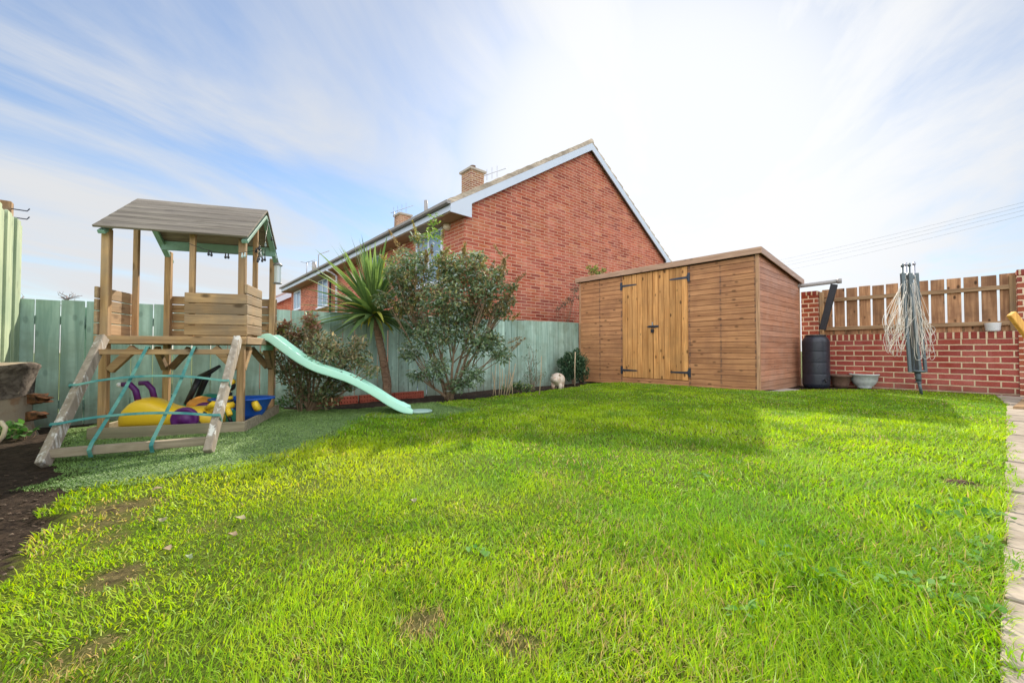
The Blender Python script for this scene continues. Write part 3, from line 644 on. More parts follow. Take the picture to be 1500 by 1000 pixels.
# ------------------------------------------------------------------ shed
def shed():
    U0, U1, V0, V1, ZB, ZT, ZK = 6.86, 9.06, 2.14, 5.61, -0.06, 2.12, 1.90
    t = thing('garden_shed', 'brown timber shed with sloping roof and pale double doors', 'shed', W(U0, V0, 0), GROT)
    Lu, Lv = U1-U0, V1-V0; DV0, DV1 = 3.23-V0, 4.53-V0
    # inner body
    mb = MB(); mb.prism([(0.02,0.02,ZB),(Lu-.02,0.02,ZB),(Lu-.02,0.02,ZK-.03),(0.02,0.02,ZT-.03)], (0,Lv-.04,0)); mb.build('inner_wall', M['dark'], t)
    # front cladding left and right of the doors + strip under the doors
    def cladding(va, vb, z0, z1):
        mb = MB(); h = 0.0885; z = z0
        while z < z1-.01:
            zt = min(z+h, z1)
            mb.add([(0.019,va,z),(-0.004,va,z+.001),(-0.004,va,zt-.008),(0.005,va,zt-.004),(0.019,va,zt-.003),
                    (0.019,vb,z),(-0.004,vb,z+.001),(-0.004,vb,zt-.008),(0.005,vb,zt-.004),(0.019,vb,zt-.003)],
                   [(0,1,2,3,4),(9,8,7,6,5),(0,5,6,1),(1,6,7,2),(2,7,8,3),(3,8,9,4)])
            z += h
        return mb
    f = cladding(0.035, DV0-.004, ZB, ZT-.06).build('front_cladding', M['shed_h'], t)
    cladding(DV1+.004, Lv-0.03, ZB, ZT-.06).build('front_cladding', M['shed_h'], t)
    cladding(DV0-.004, DV1+.004, ZB, 0.075).build('front_cladding', M['shed_h'], t)
    # right side cladding, follows the roof slope
    mb = MB(); h = 0.0885; z = ZB; sl = (ZT-ZK)/Lu
    while z < ZT-.03:
        zt = z+h; zc = zt-.006
        def xe(zz): return Lu-.03 if zz <= ZK-.03 else max(0.03, Lu-.03-(zz-(ZK-.03))/sl)
        xa, xb = xe(z), xe(zc)
        if xa > 0.05:
            if xb < xa-1e-6 and z < ZK-.03 < zc: poly = [(0.03,z),(Lu-.03,z),(Lu-.03,ZK-.03),(xb,zc),(0.03,zc)]
            elif xb <= 0.031: poly = [(0.03,z),(xa,z),(0.03,min(zc, ZT-.03))]
            else: poly = [(0.03,z),(xa,z),(xb,zc),(0.03,zc)]
            n = len(poly); q = []
            for d, sh in ((0.019,0),(-0.003,0.0)): q += [(x, d+sh, zz) for x, zz in poly]
            mb.add(q, [tuple(range(n)), tuple(range(2*n-1, n-1, -1))]+[(i,(i+1)%n,n+(i+1)%n,n+i) for i in range(n)])
        z += h
    mb.build('side_cladding', M['shed_side'], t)
    mb = MB(); z = ZB
    while z < ZK-.05: mb.box(0.03, Lu-.03, Lv-.02, Lv+.003, z, z+h-.004); z += h
    mb.build('side_cladding', M['shed_side'], t)
    mb = MB(); z = ZB
    while z < ZK-.05: mb.box(Lu-.02, Lu+.003, .03, Lv-.03, z, z+h-.004); z += h
    mb.build('back_cladding', M['shed_h'], t)
    for x0, x1, y0, y1, zt in ((-.012,.03,-.012,.034,ZT-.05),(-.012,.03,Lv-.034,Lv+.012,ZT-.05),(Lu-.03,Lu+.012,-.012,.03,ZK-.03),(Lu-.03,Lu+.012,Lv-.03,Lv+.012,ZK-.03)):
        mb = MB(); mb.box(x0, x1, y0, y1, ZB-.005, zt); mb.build('corner_post', M['shed_trim_z'], t, bevel=.003)
    # roof
    o = 0.05
    mb = MB(); mb.prism([(-o,-o,ZT),(Lu+o,-o,ZK-.005),(Lu+o,-o,ZK+.02),(-o,-o,ZT+.025)], (0,Lv+2*o,0)); mb.build('roof', M['felt'], t)
    mb = MB(); mb.box(-o-.02, -o-.001, -o-.02, Lv+o+.02, ZT-.055, ZT+.045); mb.build('fascia', M['shed_trim_y'], t, bevel=.003)
    mb = MB(); mb.box(Lu+o+.001, Lu+o+.02, -o-.02, Lv+o+.02, ZK-.07, ZK+.03); mb.build('fascia', M['shed_trim_y'], t, bevel=.003)
    for yy in (-o-.02, Lv+o+.001):
        mb = MB(); mb.prism([(-o,yy,ZT-.052),(Lu+o,yy,ZK-.065),(Lu+o,yy,ZK+.033),(-o,yy,ZT+.046)], (0,.019,0)); mb.build('verge_board', M['shed_trim_x'], t, bevel=.002)
    # doors
    mid = (DV0+DV1)/2
    for a, b, hs in ((DV0, mid-.003, 0), (mid+.003, DV1, 1)):
        mb = MB(); n = 6; w = (b-a)/n
        for i in range(n): mb.box(-.012, .018, a+i*w+.0035, a+(i+1)*w-.0035, 0.08, ZT-.065)
        d = mb.build('door', M['door'], t, bevel=.0025)
        for z in (0.215, 1.86):
            mb = MB(); e = a if hs == 0 else b; s = 1 if hs == 0 else -1
            mb.add([(-.019,e,z-.021),(-.019,e,z+.021),(-.019,e+s*.30,z+.012),(-.019,e+s*.33,z),(-.019,e+s*.30,z-.012),
                    (-.0125,e,z-.021),(-.0125,e,z+.021),(-.0125,e+s*.30,z+.012),(-.0125,e+s*.33,z),(-.0125,e+s*.30,z-.012)],
                   [(0,1,2,3,4),(9,8,7,6,5),(0,5,6,1),(1,6,7,2),(2,7,8,3),(3,8,9,4),(4,9,5,0)])
            mb.box(-.020, -.006, e-s*.045 if s>0 else e+.005, e-.005 if s>0 else e+.045, z-.075, z+.075)
            mb.tube([(-.022, e, z-.04), (-.022, e, z+.04)], .007, 8)
            mb.build('hinge', M['hinge'], d)
    mb = MB(); zl = 1.04
    mb.box(-.022,-.0125, mid-.11, mid+.09, zl-.02, zl+.02); mb.tube([(-.03,mid-.12,zl),(-.03,mid+.11,zl)], .008, 8); mb.tube([(-.03,mid-.04,zl),(-.05,mid-.05,zl-.03)], .007, 6)
    b = mb.build('bolt', M['hinge'], t)
    mb = MB(); mb.box(-.05,-.022, mid-.028, mid+.028, zl-.115, zl-.055); mb.tube([(-.036,mid-.018,zl-.056),(-.036,mid-.018,zl-.02),(-.036,mid,zl-.006),(-.036,mid+.018,zl-.02),(-.036,mid+.018,zl-.056)], .005, 6)
    mb.build('padlock', M['black'], b, bevel=.004)
    mb = MB(); mb.box(-.03,-.0125, mid-.004, mid+.012, zl+.02, zl+.08); mb.build('latch_plate', M['steel'], t)
    for i in range(8):
        mb = MB(); y = .10+i*.46; mb.box(-.0+.02, Lu, y, y+.07, -.2, ZB-.008); mb.build('bearer', M['plinth'], t)
shed()

# ------------------------------------------------------------------ house
def house():
    u0, v0, wd, ln = 4.81, 7.03, 8.4, 14.9; zg, ze, zr = -1.7, 3.70, 6.26
    t = thing('brick_house', 'red brick terrace with white bargeboards, its gable end above the green fence', 'house', W(u0, v0, 0), GROT)
    mb = MB(); mb.prism([(0,0,zg),(wd,0,zg),(wd,0,ze),(wd/2,0,zr),(0,0,ze)], (0,ln,0)); mb.build('wall', M['house_brick'], t)
    s = (zr-ze)/(wd/2); oe = 0.42; og = 0.10
    def rz(x): return zr+0.13-s*abs(x-wd/2)
    for sg in (0, 1):
        xa, xb = (-oe, wd/2) if sg == 0 else (wd/2, wd+oe)
        mb = MB(); N = 15                                   # stepped tile courses
        for i in range(N):
            p, q = xa+(xb-xa)*i/N, xa+(xb-xa)*(i+1)/N
            lo0, lo1 = rz(p), rz(q); lift = .045
            if sg == 0: pts = [(p,-og,lo0),(q,-og,lo1),(q,-og,lo1+.075),(p,-og,lo0+.075+lift)]
            else: pts = [(p,-og,lo0),(q,-og,lo1),(q,-og,lo1+.075+lift),(p,-og,lo0+.075)]
            mb.prism(pts, (0,ln+2*og,0))
        r = mb.build('roof', M['tile'], t)
        if sg == 0:
            mb = MB(); mb.tube([(wd/2,-og-.02,zr+.16),(wd/2,ln+og,zr+.16)], .09, 10); mb.build('ridge_tiles', M['tile'], r)
    for y in (-og-.028, ln+og+.003):                       # barge boards
        for sg in (0, 1):
            mb = MB(); e = -oe if sg == 0 else wd+oe; sx = 1 if sg == 0 else -1
            pts = [(wd/2,y,zr+.125),(e,y,rz(e)-.005),(e,y,rz(e)-.17),(e+sx*(oe+.1),y,rz(e)-.18),(e+sx*(oe+.1),y,rz(e+sx*(oe+.1))-.20),(wd/2,y,zr-.07)]
            mb.prism(pts, (0,.024,0)); mb.build('bargeboard', M['barge'], t)
    for e, sx in ((-oe, 1), (wd+oe, -1)):
        mb = MB(); mb.box(min(e, e+sx*.025), max(e, e+sx*.025), -og, ln+og, rz(e)-.14, rz(e)-.01); mb.build('fascia', M['barge'], t)
        mb = MB(); mb.box(min(e+sx*.026, e+sx*oe), max(e+sx*.026, e+sx*oe), -og, ln+og, rz(e)-.16, rz(e)-.141); mb.build('soffit', M['soffit'], t)
        mb = MB(); x = e-sx*.055
        prof = [(x-.055, rz(e)+.05), (x-.045, rz(e)-.0), (x, rz(e)-.02), (x+.045, rz(e)-.0), (x+.055, rz(e)+.05)]
        mb.prism([(a, -og-.03, b) for a, b in prof], (0, ln+2*og, 0)); mb.build('gutter', M['gutter'], t)
    # windows in the long wall (x=0 plane): v positions relative to v0
    for a, b, z0, z1 in ((0.85, 2.1, 2.15, 3.40), (4.2, 5.4, 2.15, 3.40), (9.15, 10.4, 2.3, 3.40), (13.1, 14.3, 2.5, 3.36), (9.0, 10.2, -.2, .9), (0.9, 2.3, -.4, .9)):
        fr = MB(); w = .06
        fr.box(-.03,.02,a,b,z0,z0+w); fr.box(-.03,.02,a,b,z1-w,z1); fr.box(-.03,.02,a,a+w,z0+w,z1-w); fr.box(-.03,.02,b-w,b,z0+w,z1-w); m = (a+b)/2; fr.box(-.03,.02,m-w/2,m+w/2,z0+w,z1-w)
        f = fr.build('window', M['upvc'], t)
        mb = MB(); mb.box(-.012,-.004,a+w,m-w/2,z0+w,z1-w); mb.box(-.012,-.004,m+w/2,b-w,z0+w,z1-w); mb.build('pane', M['glass'], f)
        mb = MB(); mb.box(-.09,-.003,a-.05,b+.05,z0-.05,z0-.002); mb.build('sill', M['upvc'], f)
        if z1 > 3:
            mb = MB(); mb.box(-.02,-.002,a-.02,b+.02,z1+.002,min(z1+.1, 3.405)); mb.build('head', M['soffit'], f)
    for vv, mt in ((7.9, 'upvc'), (8.6, 'black')):
        mb = MB(); mb.tube([(-.09,vv,zg),(-.09,vv,3.25),(-.3,vv,3.38),(-.44,vv,3.42)], .04, 8); mb.build('drainpipe', M[mt], t)
    # round vent under the eaves at the corner
    mb = MB(); Mr = Matrix.Translation((-.02, .62, 3.34)) @ Matrix.Rotation(R(90), 4, 'Y'); mb.lathe([(0,-.1),(.05,-.1),(.085,-.02),(.085,.06),(.06,.075),(0,.075)], 14, M=Mr); mb.build('wall_lamp', M['cream'], t)
    # chimneys and pipes
    def chim(y, w, h, pot=True):
        mb = MB(); mb.box(wd/2-w/2, wd/2+w/2, y-w/2, y+w/2, zr-.3, zr+h); c = mb.build('chimney', M['chim_brick'], t)
        mb = MB(); mb.box(wd/2-w/2-.07, wd/2+w/2+.07, y-w/2-.07, y+w/2+.07, zr+h, zr+h+.08); mb.build('cap', M['conc'], c)
        if pot: mb = MB(); mb.lathe([(.12,0),(.1,.2),(.12,.22),(0,.22)], 12, (wd/2, y, zr+h+.08)); mb.build('chimney_pot', M['terra'], c)
        return c
    # positions along v from the ridge line
    def v_on(px, u): 
        tt = (px-750)/590; d = u/(AX*tt+AY); return d*(AX-AY*tt)-v0
    y1 = v_on(692, u0+wd/2); y2 = v_on(589, u0+wd/2)
    chim(y1, .62, 1.15); chim(y2, .58, .98, False)
    def aerial(x, y, z, h, sc=1):
        mb = MB(); mb.tube([(x,y,z),(x,y,z+h)], .018*sc, 6)
        b0, b1 = Vector((x,y,z+h)), Vector((x+.55*sc,y-.75*sc,z+h+.22*sc)); mb.tube([b0-(b1-b0)*.2, b1], .012*sc, 5)
        for i in range(4):
            q = b0+(b1-b0)*(i*.22-.05); mb.tube([q+Vector((0,0,.22*sc)), q-Vector((0,0,.22*sc))], .008*sc, 4)
        mb.build('aerial', M['alu'], t)
    aerial(wd/2+.42, y1-.1, zr+.4, .75); aerial(wd/2-.35, y2+.2, zr+.2, 1.0, 1.1)
    for px, uu, r, h in ((623, 3.1, .075, .75), (459, .9, .10, .5)):
        y = v_on(px, u0+uu); mb = MB(); mb.tube([(uu,y,rz(uu)),(uu,y,rz(uu)+.1+h)], r, 12); mb.build('flue_pipe', M['gutter'], t)
    y = v_on(465, u0+.9); mb = MB(); mb.tube([(.9,y,rz(.9)),(.9,y,rz(.9)+.85),(1.25,y-.5,rz(.9)+1.0)], .02, 6); mb.build('aerial', M['alu'], t)
    y = v_on(418, u0-.1); 
    mb = MB(); yy = 14.0; mb.tube([(.6,yy+.6,rz(.6)),(.6,yy+.6,rz(.6)+.75)], .02, 6); mb.tube([(.6,yy+.6,rz(.6)+.75),(.9,yy+.2,rz(.6)+.85)], .016, 6); mb.tube([(.4,yy+.9,rz(.6)+.8),(.8,yy+.5,rz(.6)+.7)], .012, 6); mb.build('aerial', M['alu'], t)
    # second house far behind
    t2 = thing('far_brick_house', 'distant brick house with pinkish roof, low behind the fence left of the terrace', 'house', W(3.6, 27.0, 0), GROT)
    mb = MB(); mb.prism([(0,0,zg),(8,0,zg),(8,0,2.7),(4,0,5.0),(0,0,2.7)], (0,12,0)); mb.build('wall', M['house_brick'], t2)
    pr = M['pinkroof'] = plain('pink_grey_tiles', (0.45,0.33,0.30), 0.9, 0.1, 0, 6)
    mb = MB(); mb.prism([(-.5,-.2,2.5),(4,-.2,5.09),(4,-.2,5.24),(-.5,-.2,2.65)], (0,12.4,0)); mb.build('roof', pr, t2)
    mb = MB(); mb.prism([(8.5,-.2,2.5),(4,-.2,5.09),(4,-.2,5.24),(8.5,-.2,2.65)], (0,12.4,0)); mb.build('roof', pr, t2)
    mb = MB(); mb.prism([(-.5,-.25,2.2),(4,-.25,4.8),(4,-.25,5.12),(-.5,-.25,2.52)], (0,.04,0)); mb.build('bargeboard', M['barge'], t2)
house()

# ------------------------------------------------------------------ brick wall, piers, brown fence
def back_wall():
    U = 9.30; zb, zt = -0.12, 0.775
    t = thing('brick_wall', 'low red brick garden wall with a brick-on-edge top', 'wall', W(U, -3.0, 0), GROT)
    mb = MB(); mb.box(0, .22, 0, 4.90, zb-.1, zt); mb.build('wall', M['wall_brick'], t)
    mb = MB(); mb.box(-.004, .224, 0, 4.90, zt+.001, zt+.105); mb.build('coping', M['cap_brick'], t, bevel=.004)
    for (va, vb, zz, lab) in ((1.905, 2.16, 1.72, 'tall red brick pier between the shed and the brown fence'), (-0.80, -0.435, 1.76, 'red brick pier at the right edge of the picture')):
        t = thing('brick_pier', lab, 'brick pier', W(U-.02, va, 0), GROT, 'brick piers at the ends of the brown fence')
        mb = MB(); mb.box(0, .27, 0, vb-va, -.2, zz-.08); mb.build('shaft', M['pier_brick'], t)
        mb = MB(); mb.box(-.003, .273, -.003, vb-va+.003, zz-.079, zz); mb.build('coping', M['cap_brick'], t, bevel=.004)
    t = thing('brown_fence', 'brown board fence with bright gaps standing on the brick wall', 'fence', W(U+.08, 0, 0), GROT)
    mb = MB(); zc = .885
    for i in range(13):
        a = 1.86-i*.178; mb.box(.03, .05, a-.152, a, zc, 1.735+random.uniform(-.01,.008))
    mb.build('boards', M['wf_z'], t, bevel=.003)
    mb = MB(); mb.box(.055, .08, -.40, 1.86, zc, 1.02); mb.build('kick_board', M['wf_y'], t)
    for z in (1.0, 1.53):
        mb = MB(); mb.box(-.012, .029, -.40, 1.90, z-.03, z+.035); mb.build('rail', M['wf_y'], t, bevel=.004)
    for a in (-.43, 1.83):
        mb = MB(); mb.box(-.02, .029, a, a+.065, zc, 1.70); mb.build('post', M['fence_post'] if 'fence_post' in M else M['tw_z'], t, bevel=.004)
    # white trough on the wall
    p = W(U+.03, -0.20, 0.881)
    mb = MB(); mb.lathe([(0,0),(.062,0),(.075,.02),(.083,.115),(.088,.125),(.080,.125),(.072,.03),(0,.03)], 24, sy=1.0)
    o = mb.build('wall_pot', M['white'], loc=p); tag(o, 'small white round pot standing on the brick wall top', 'plant pot')
back_wall()

# ------------------------------------------------------------------ gutter + downpipe, water butt, pots
def shed_gutter():
    t = thing('gutter_bracket', 'grey pole from the shed corner carrying a slanted black downpipe', 'downpipe', W(9.0, 2.1, 1.8), GROT)
    mb = MB(); mb.tube([(0,.6,-.02),(0,-.54,.02)], .036, 10); mb.tube([(0,-.54,.02),(0,-.60,.02)], .045, 10); mb.build('pole', M['gutter'], t)
    mb = MB(); mb.beam((-.0,-.50,-.03), (-.02,-.32,-.83), .10, .06, (1,0,0)); mb.build('downpipe', M['black'], t, bevel=.006)
shed_gutter()
def butt():
    P = W(8.78, 1.84); P.z = tz(P.x, P.y)
    t = thing('water_butt', 'black plastic water butt in the corner beside the shed', 'water butt', P)
    pr = [(0,0),(.175,0),(.185,.02)]
    for i in range(4):
        z = .05+i*.195; pr += [(.1985,z),(.2005,z+.006),(.2010,z+.02),(.2013,z+.1),(.2010,z+.17),(.2005,z+.184)]
    pr += [(.18,.86),(.16,.89),(.14,.90),(0,.90)]
    mb = MB(); mb.lathe(pr, 32); mb.build('barrel', M['butt'], t)
    mb = MB(); mb.lathe([(.0,.93),(.13,.93),(.15,.925),(.155,.895),(.145,.894)], 28); mb.build('lid', M['black'], t)
    mb = MB(); mb.tube([(0.0,-.2,.14),(-.02,-.25,.14),(-.02,-.25,.10)], .014, 8); mb.build('tap', M['black'], t)
butt()
def pots():
    p = G(1231, 567); t = thing('round_pot', 'brown round plant pot between the water butt and the pale urn', 'plant pot', p)
    mb = MB(); mb.lathe([(0,0),(.10,0),(.12,.05),(.145,.185),(.165,.19),(.168,.225),(.155,.225),(.14,.19),(0,.18)], 28); mb.build('pot', M['terra'], t)
    mb = MB(); mb.lathe([(.141,.19),(0,.195)], 20); mb.build('soil', M['dark'], t)
    p = G(1266, 568); t = thing('urn_planter', 'pale fluted bowl planter on the grass by the brick wall', 'planter', p)
    n = 40; vs = []; prof = [(0.0,0),(.095,0),(.10,.015),(.095,.025),(.145,.07),(.172,.13),(.185,.215),(.202,.22),(.205,.245),(.19,.247),(.17,.2),(0,.19)]
    mb = MB(); s = []
    for j, (r, z) in enumerate(prof):
        for k in range(n):
            a = 2*math.pi*k/n; rr = r*(1+(.035*math.cos(a*20) if 3 <= j <= 6 else 0)); s.append((rr*math.cos(a), rr*math.sin(a), z))
    mb.add(s, [(i*n+k, i*n+(k+1)%n, (i+1)*n+(k+1)%n, (i+1)*n+k) for i in range(len(prof)-1) for k in range(n)], None, True)
    mb.build('bowl', M['stone_w'], t)
pots()

# ------------------------------------------------------------------ rotary clothes line
def rotary():
    b = G(1348, 578); t = thing('rotary_clothes_line', 'folded grey rotary clothes line with tangled cream lines on the lawn', 'clothes line', b)
    b0 = Vector((0,0,0)); dv = lambda px, py, d=0: D(px, py, b.y+d)-b
    mb = MB(); mb.tube([dv(1350,578), dv(1346,558)], [.018,.022], 10); mb.tube([dv(1346,558), dv(1344,545)], [.03,.036], 12)
    for i in range(3): mb.lathe([(.034,0),(.042,.008),(.034,.016)], 12, tuple(dv(1345, 560-i*5)))
    mb.build('ground_socket', M['rotary'], t)
    mb = MB(); mb.tube([dv(1344,547), dv(1331,400)], .019, 10); mb.build('pole', M['alu'], t)
    mb = MB(); c = dv(1344,545); mb.lathe([(0,0),(.075,.0),(.095,.012),(.09,.03),(.05,.035),(0,.035)], 16, tuple(c)); mb.build('hub', M['rotary'], t)
    lowx = [1334, 1342, 1349, 1354]; 
    for i, (lx, mx, tx) in enumerate(((1333,1325,1322),(1339,1331,1327),(1348,1336,1332),(1356,1345,1339))):
        dd = (-.05, .05, -.06, .04)[i]
        mb = MB(); mb.beam(dv(lx,545,dd), dv(mx,440,dd), .042, .026, (0,1,0)); mb.beam(dv(mx,447,dd), dv(mx-3,400,dd), .058, .03, (0,1,0)); mb.build('lower_arm', M['rotary'], t, bevel=.003)
        mb = MB(); ty = (387,385,386,384)[i]; mb.tube([dv(mx-2,450,dd), dv(tx,ty+4,dd)], .012, 8); mb.lathe([(.0,0),(.018,0),(.02,.02),(.012,.045),(0,.045)], 8, tuple(dv(tx,ty+4,dd)))
        mb.build('arm', M['alu'] if i % 2 else M['rotary'], t)
    mb = MB(); mb.beam(dv(1333,403), dv(1333,408), .14, .05, (0,1,0)); mb.build('collar', M['rotary'], t, bevel=.004)
    # hanging loops of line
    mb = MB(); rr = random.Random(5)
    for i in range(48):
        side = rr.random()
        x0 = rr.uniform(1322, 1328) if side < .6 else rr.uniform(1333, 1341); y0 = rr.uniform(398, 440)
        x1 = rr.uniform(1326, 1342); y1 = rr.uniform(400, 470)
        if side < .6: bx, by = rr.uniform(1300, 1330), rr.uniform(478, 524)
        else: bx, by = rr.uniform(1340, 1366), rr.uniform(490, 529)
        d0 = rr.uniform(-.1, .1); pts = []
        wd = rr.uniform(4, 12)
        ctl = [(x0,y0),(bx-wd*.55,(y0+by)/2+10),(bx-wd*.5,by-8),(bx,by),(bx+wd*.5,by-10),((bx+x1)/2+3,(by+y1)/2),(x1,y1)]
        for j in range(len(ctl)-1):
            p0 = ctl[max(j-1,0)]; p1 = ctl[j]; p2 = ctl[j+1]; p3 = ctl[min(j+2,len(ctl)-1)]
            for q in range(5):
                s = q/5
                f = lambda a,b_,c,d: .5*((2*b_)+(-a+c)*s+(2*a-5*b_+4*c-d)*s*s+(-a+3*b_-3*c+d)*s**3)
                pts.append(dv(f(p0[0],p1[0],p2[0],p3[0]), f(p0[1],p1[1],p2[1],p3[1]), d0+.03*math.sin(j*1.3+q*.3+i)))
        pts.append(dv(x1,y1,d0)); mb.tube(pts, .0025, 4)
    mb.build('washing_line', M['line'], t)
rotary()

def amber_frame():
    t = thing('timber_frame', 'amber stained slanting timber on a splayed foot at the right edge', 'timber frame', G(1500, 600))
    b = t.location; dv = lambda px, py, d: D(px, py, d)-b
    d = b.y
    mb = MB(); mb.beam(dv(1481,459,d), dv(1548,545,d), .075, .045, (0,1,0)); mb.build('slanting_post', M['oramber'], t, bevel=.006)
    mb = MB(); mb.beam(dv(1548,540,d), dv(1556,596,d), .075, .045, (0,1,0)); mb.build('leg', M['oramber'], t, bevel=.006)
    g = lambda x, y, z: (lambda p: Vector((p.x, p.y, p.z+z))-b)(G(x, y))
    mb = MB(); mb.prism([g(1484,600,0), g(1502,585,0), g(1580,585,0), g(1580,604,0)], (0,0,.035)); mb.beam(g(1500,592,.04), g(1556,585,.10), .05, .03); mb.build('foot', M['tw_x'], t, bevel=.004)
amber_frame()

# ------------------------------------------------------------------ climbing frame
TA = R(17.0); TW = 0.815
FL = Vector((-2.80, 2.77, 0.0))
f_, b_ = Vector((math.cos(TA), math.sin(TA), 0)), Vector((-math.sin(TA), math.cos(TA), 0))
def T2W(x, y, z): return FL+f_*x+b_*y+Vector((0,0,z))
def W2T(p): q = p-FL; return Vector((q.dot(f_), q.dot(b_), q.z))
def tower():
    t = thing('climbing_frame', 'small timber climbing frame with roofed platform, sandpit and strap ladder', 'climbing frame', FL, TA)
    w = TW; h = .023
    P = M['tw_z']
    for x, y, z in ((0,0,1.44),(w,0,1.43),(0,w,1.47),(w,w,1.46)):
        mb = MB(); mb.box(x-h, x+h, y-h, y+h, -.03, z); mb.build('post', P, t, bevel=.004)
    for x, y, z0, z1 in ((0,.34,.70,1.66),(.50,0,.66,1.475),(w,.30,.70,1.66)):
        mb = MB(); mb.box(x-.017, x+.017, y-.015, y+.015, z0, z1); mb.build('slim_post', P, t, bevel=.003)
    # floor and beams
    mb = MB()
    for i in range(8): mb.box(-.03, w+.03, .01+i*.102, .01+i*.102+.095, .675, .695)
    mb.build('platform', M['tw_x'], t, bevel=.002)
    for y in (-h-.022, w+h+.002):
        mb = MB(); mb.box(-.04, w+.04, y, y+.02, .645, .70); mb.build('beam', M['tw_x'], t, bevel=.003)
    for x in (-h-.022, w+h+.002):
        mb = MB(); mb.box(x, x+.02, -h, w+h, .645, .70); mb.build('beam', M['tw_y'], t, bevel=.003)
    # knee braces
    for a, b in (((.03,0,.46),(.17,0,.62)),((w-.03,0,.46),(w-.17,0,.62)),((.03,w,.44),(.17,w,.62)),((w-.03,w,.44),(w-.17,w,.62)),((w,.03,.46),(w,.17,.62)),((w,w-.03,.44),(w,w-.2,.62)),((0,w-.03,.44),(0,w-.17,.62))):
        mb = MB(); mb.beam(a, b, .05, .04, (0,1,0) if a[1] == b[1] else (1,0,0)); mb.build('brace', M['tw_x'], t, bevel=.003)
    # board panels
    def panel(a, b, z0, n, hh, mat, flip=0):
        mb = MB(); a, b = Vector(a), Vector(b)
        for i in range(n):
            z = z0+i*hh+hh/2; mb.beam((a.x,a.y,z), (b.x,b.y,z), .018, hh-.006, (0,0,1))
        return mb.build('side_panel', mat, t, bevel=.003)
    panel((.47,-h-.012,0), (w+.045,-h-.012,0), .705, 4, .078, M['tw_x'])
    panel((w+h+.012,-.04,0), (w+h+.012,.33,0), .715, 5, .076, M['tw_y'])
    panel((-h-.012,-.04,0), (-h-.012,.36,0), .705, 4, .083, M['tw_y'])
    panel((-.03,w+h+.012,0), (w+.03,w+h+.012,0), .705, 5, .076, M['tw_x'])
    # roof
    ym, zr = .415, 1.785; ef, zf = -.085, 1.425
    def plane_pts(y0, z0, y1, z1, n, x0, x1, nm):
        mb = MB(); L = Vector((0, y1-y0, z1-z0)); ln = L.length; nn = Vector((0, -(z1-z0), (y1-y0))).normalized()
        if nn.z < 0: nn = -nn
        for i in range(n):
            p = Vector((0,y0,z0))+L*(i/n); q = Vector((0,y0,z0))+L*((i+.997)/n)
            mb.prism([Vector((x0,0,0))+p, Vector((x0,0,0))+q, Vector((x0,0,0))+q+nn*.014, Vector((x0,0,0))+p+nn*.016], (x1-x0,0,0))
        return mb.build(nm, M['tw_roof'], t, bevel=.002)
    plane_pts(ef, zf, ym, zr, 6, -.035, w+.055, 'roof')
    zb2 = 1.53; plane_pts(ym+.30, zb2, ym, zr, 4, -.035, w+.055, 'roof')
    for x in (0.0, w+.03):
        for (y0,z0,y1,z1) in ((ef+.02,zf-.01,ym,zr-.025),(ym+.44,1.40,ym,zr-.025)):
            mb = MB(); mb.beam((x,y0,z0-.015), (x,y1,z1-.02), .025, .042, (1,0,0)); mb.build('rafter', M['tw_green'], t, bevel=.003)
    mb = MB(); mb.beam((0,ym+.285,1.50), (w+.05,ym+.285,1.50), .02, .075); mb.build('purlin', M['tw_green'], t)
    # sandpit boards
    for a, b, mt in (((-.05,-.06),(w+.05,-.06),'plinth'),((w+.045,-.05),(w+.045,w+.05),'plinth'),((-.045,-.05),(-.045,w+.05),'plinth'),((-.05,w+.06),(w+.05,w+.06),'plinth')):
        mb = MB(); mb.beam((a[0],a[1],.035), (b[0],b[1],.035), .022, .09, (0,0,1)); mb.build('sandpit_board', M[mt], t, bevel=.003)
    mb = MB(); mb.box(-.05, w+.05, -.05, w+.05, -.01, .012); mb.build('sandpit_base', plain('damp_sand', (0.12,0.085,0.06), .95, .2, 0, 20, .1, .5), t)
    # ladder frame
    lt, lb = W2T(Vector((-2.705,2.655,.665))), W2T(G(62,684)+Vector((0,0,.01)))
    rt, rb = W2T(Vector((-1.955,2.865,.665))), W2T(G(305,665)+Vector((0,0,.01)))
    for a, b in ((lt, lb), (rt, rb)):
        a2 = a+(a-b).normalized()*.03; b2 = b
        mb = MB(); mb.beam(b2, a2, .042, .06, (0,1,0)); o = mb.build('ladder_rail', M['ladder'], t, bevel=.004)
    L = lambda s: lb+(lt-lb)*s; Rr = lambda s: rb+(rt-rb)*s
    mb = MB(); mb.beam(L(.885), Rr(.885), .03, .036); mb.build('ladder_top_rung', M['tw_x'], t, bevel=.003)
    mb = MB(); mb.beam(L(.075), Rr(.09), .045, .045); mb.build('ladder_bottom_rung', M['ladder_x'], t, bevel=.003)
    # webbing: flat straps on the ladder plane
    def strap(pts, wdt, nrm):
        mb = MB(); V = []; n = len(pts)
        for i, p in enumerate(pts):
            d = (pts[min(i+1,n-1)]-pts[max(i-1,0)]).normalized(); s = d.cross(nrm).normalized()*wdt/2
            V += [p-s+nrm*.001, p+s+nrm*.001, p+s-nrm*.001, p-s-nrm*.001]
        F = []
        for i in range(n-1):
            for k in range(4): F.append((i*4+k, i*4+(k+1)%4, (i+1)*4+(k+1)%4, (i+1)*4+k))
        F += [(0,1,2,3), tuple((n-1)*4+k for k in (3,2,1,0))]
        mb.add(V, F); return mb
    nrm = (rb-lb).cross(lt-lb).normalized()
    if nrm.y > 0: nrm = -nrm
    def pt(a, s, lift=.035): return (L(s)*(1-a)+Rr(s)*a)+nrm*lift
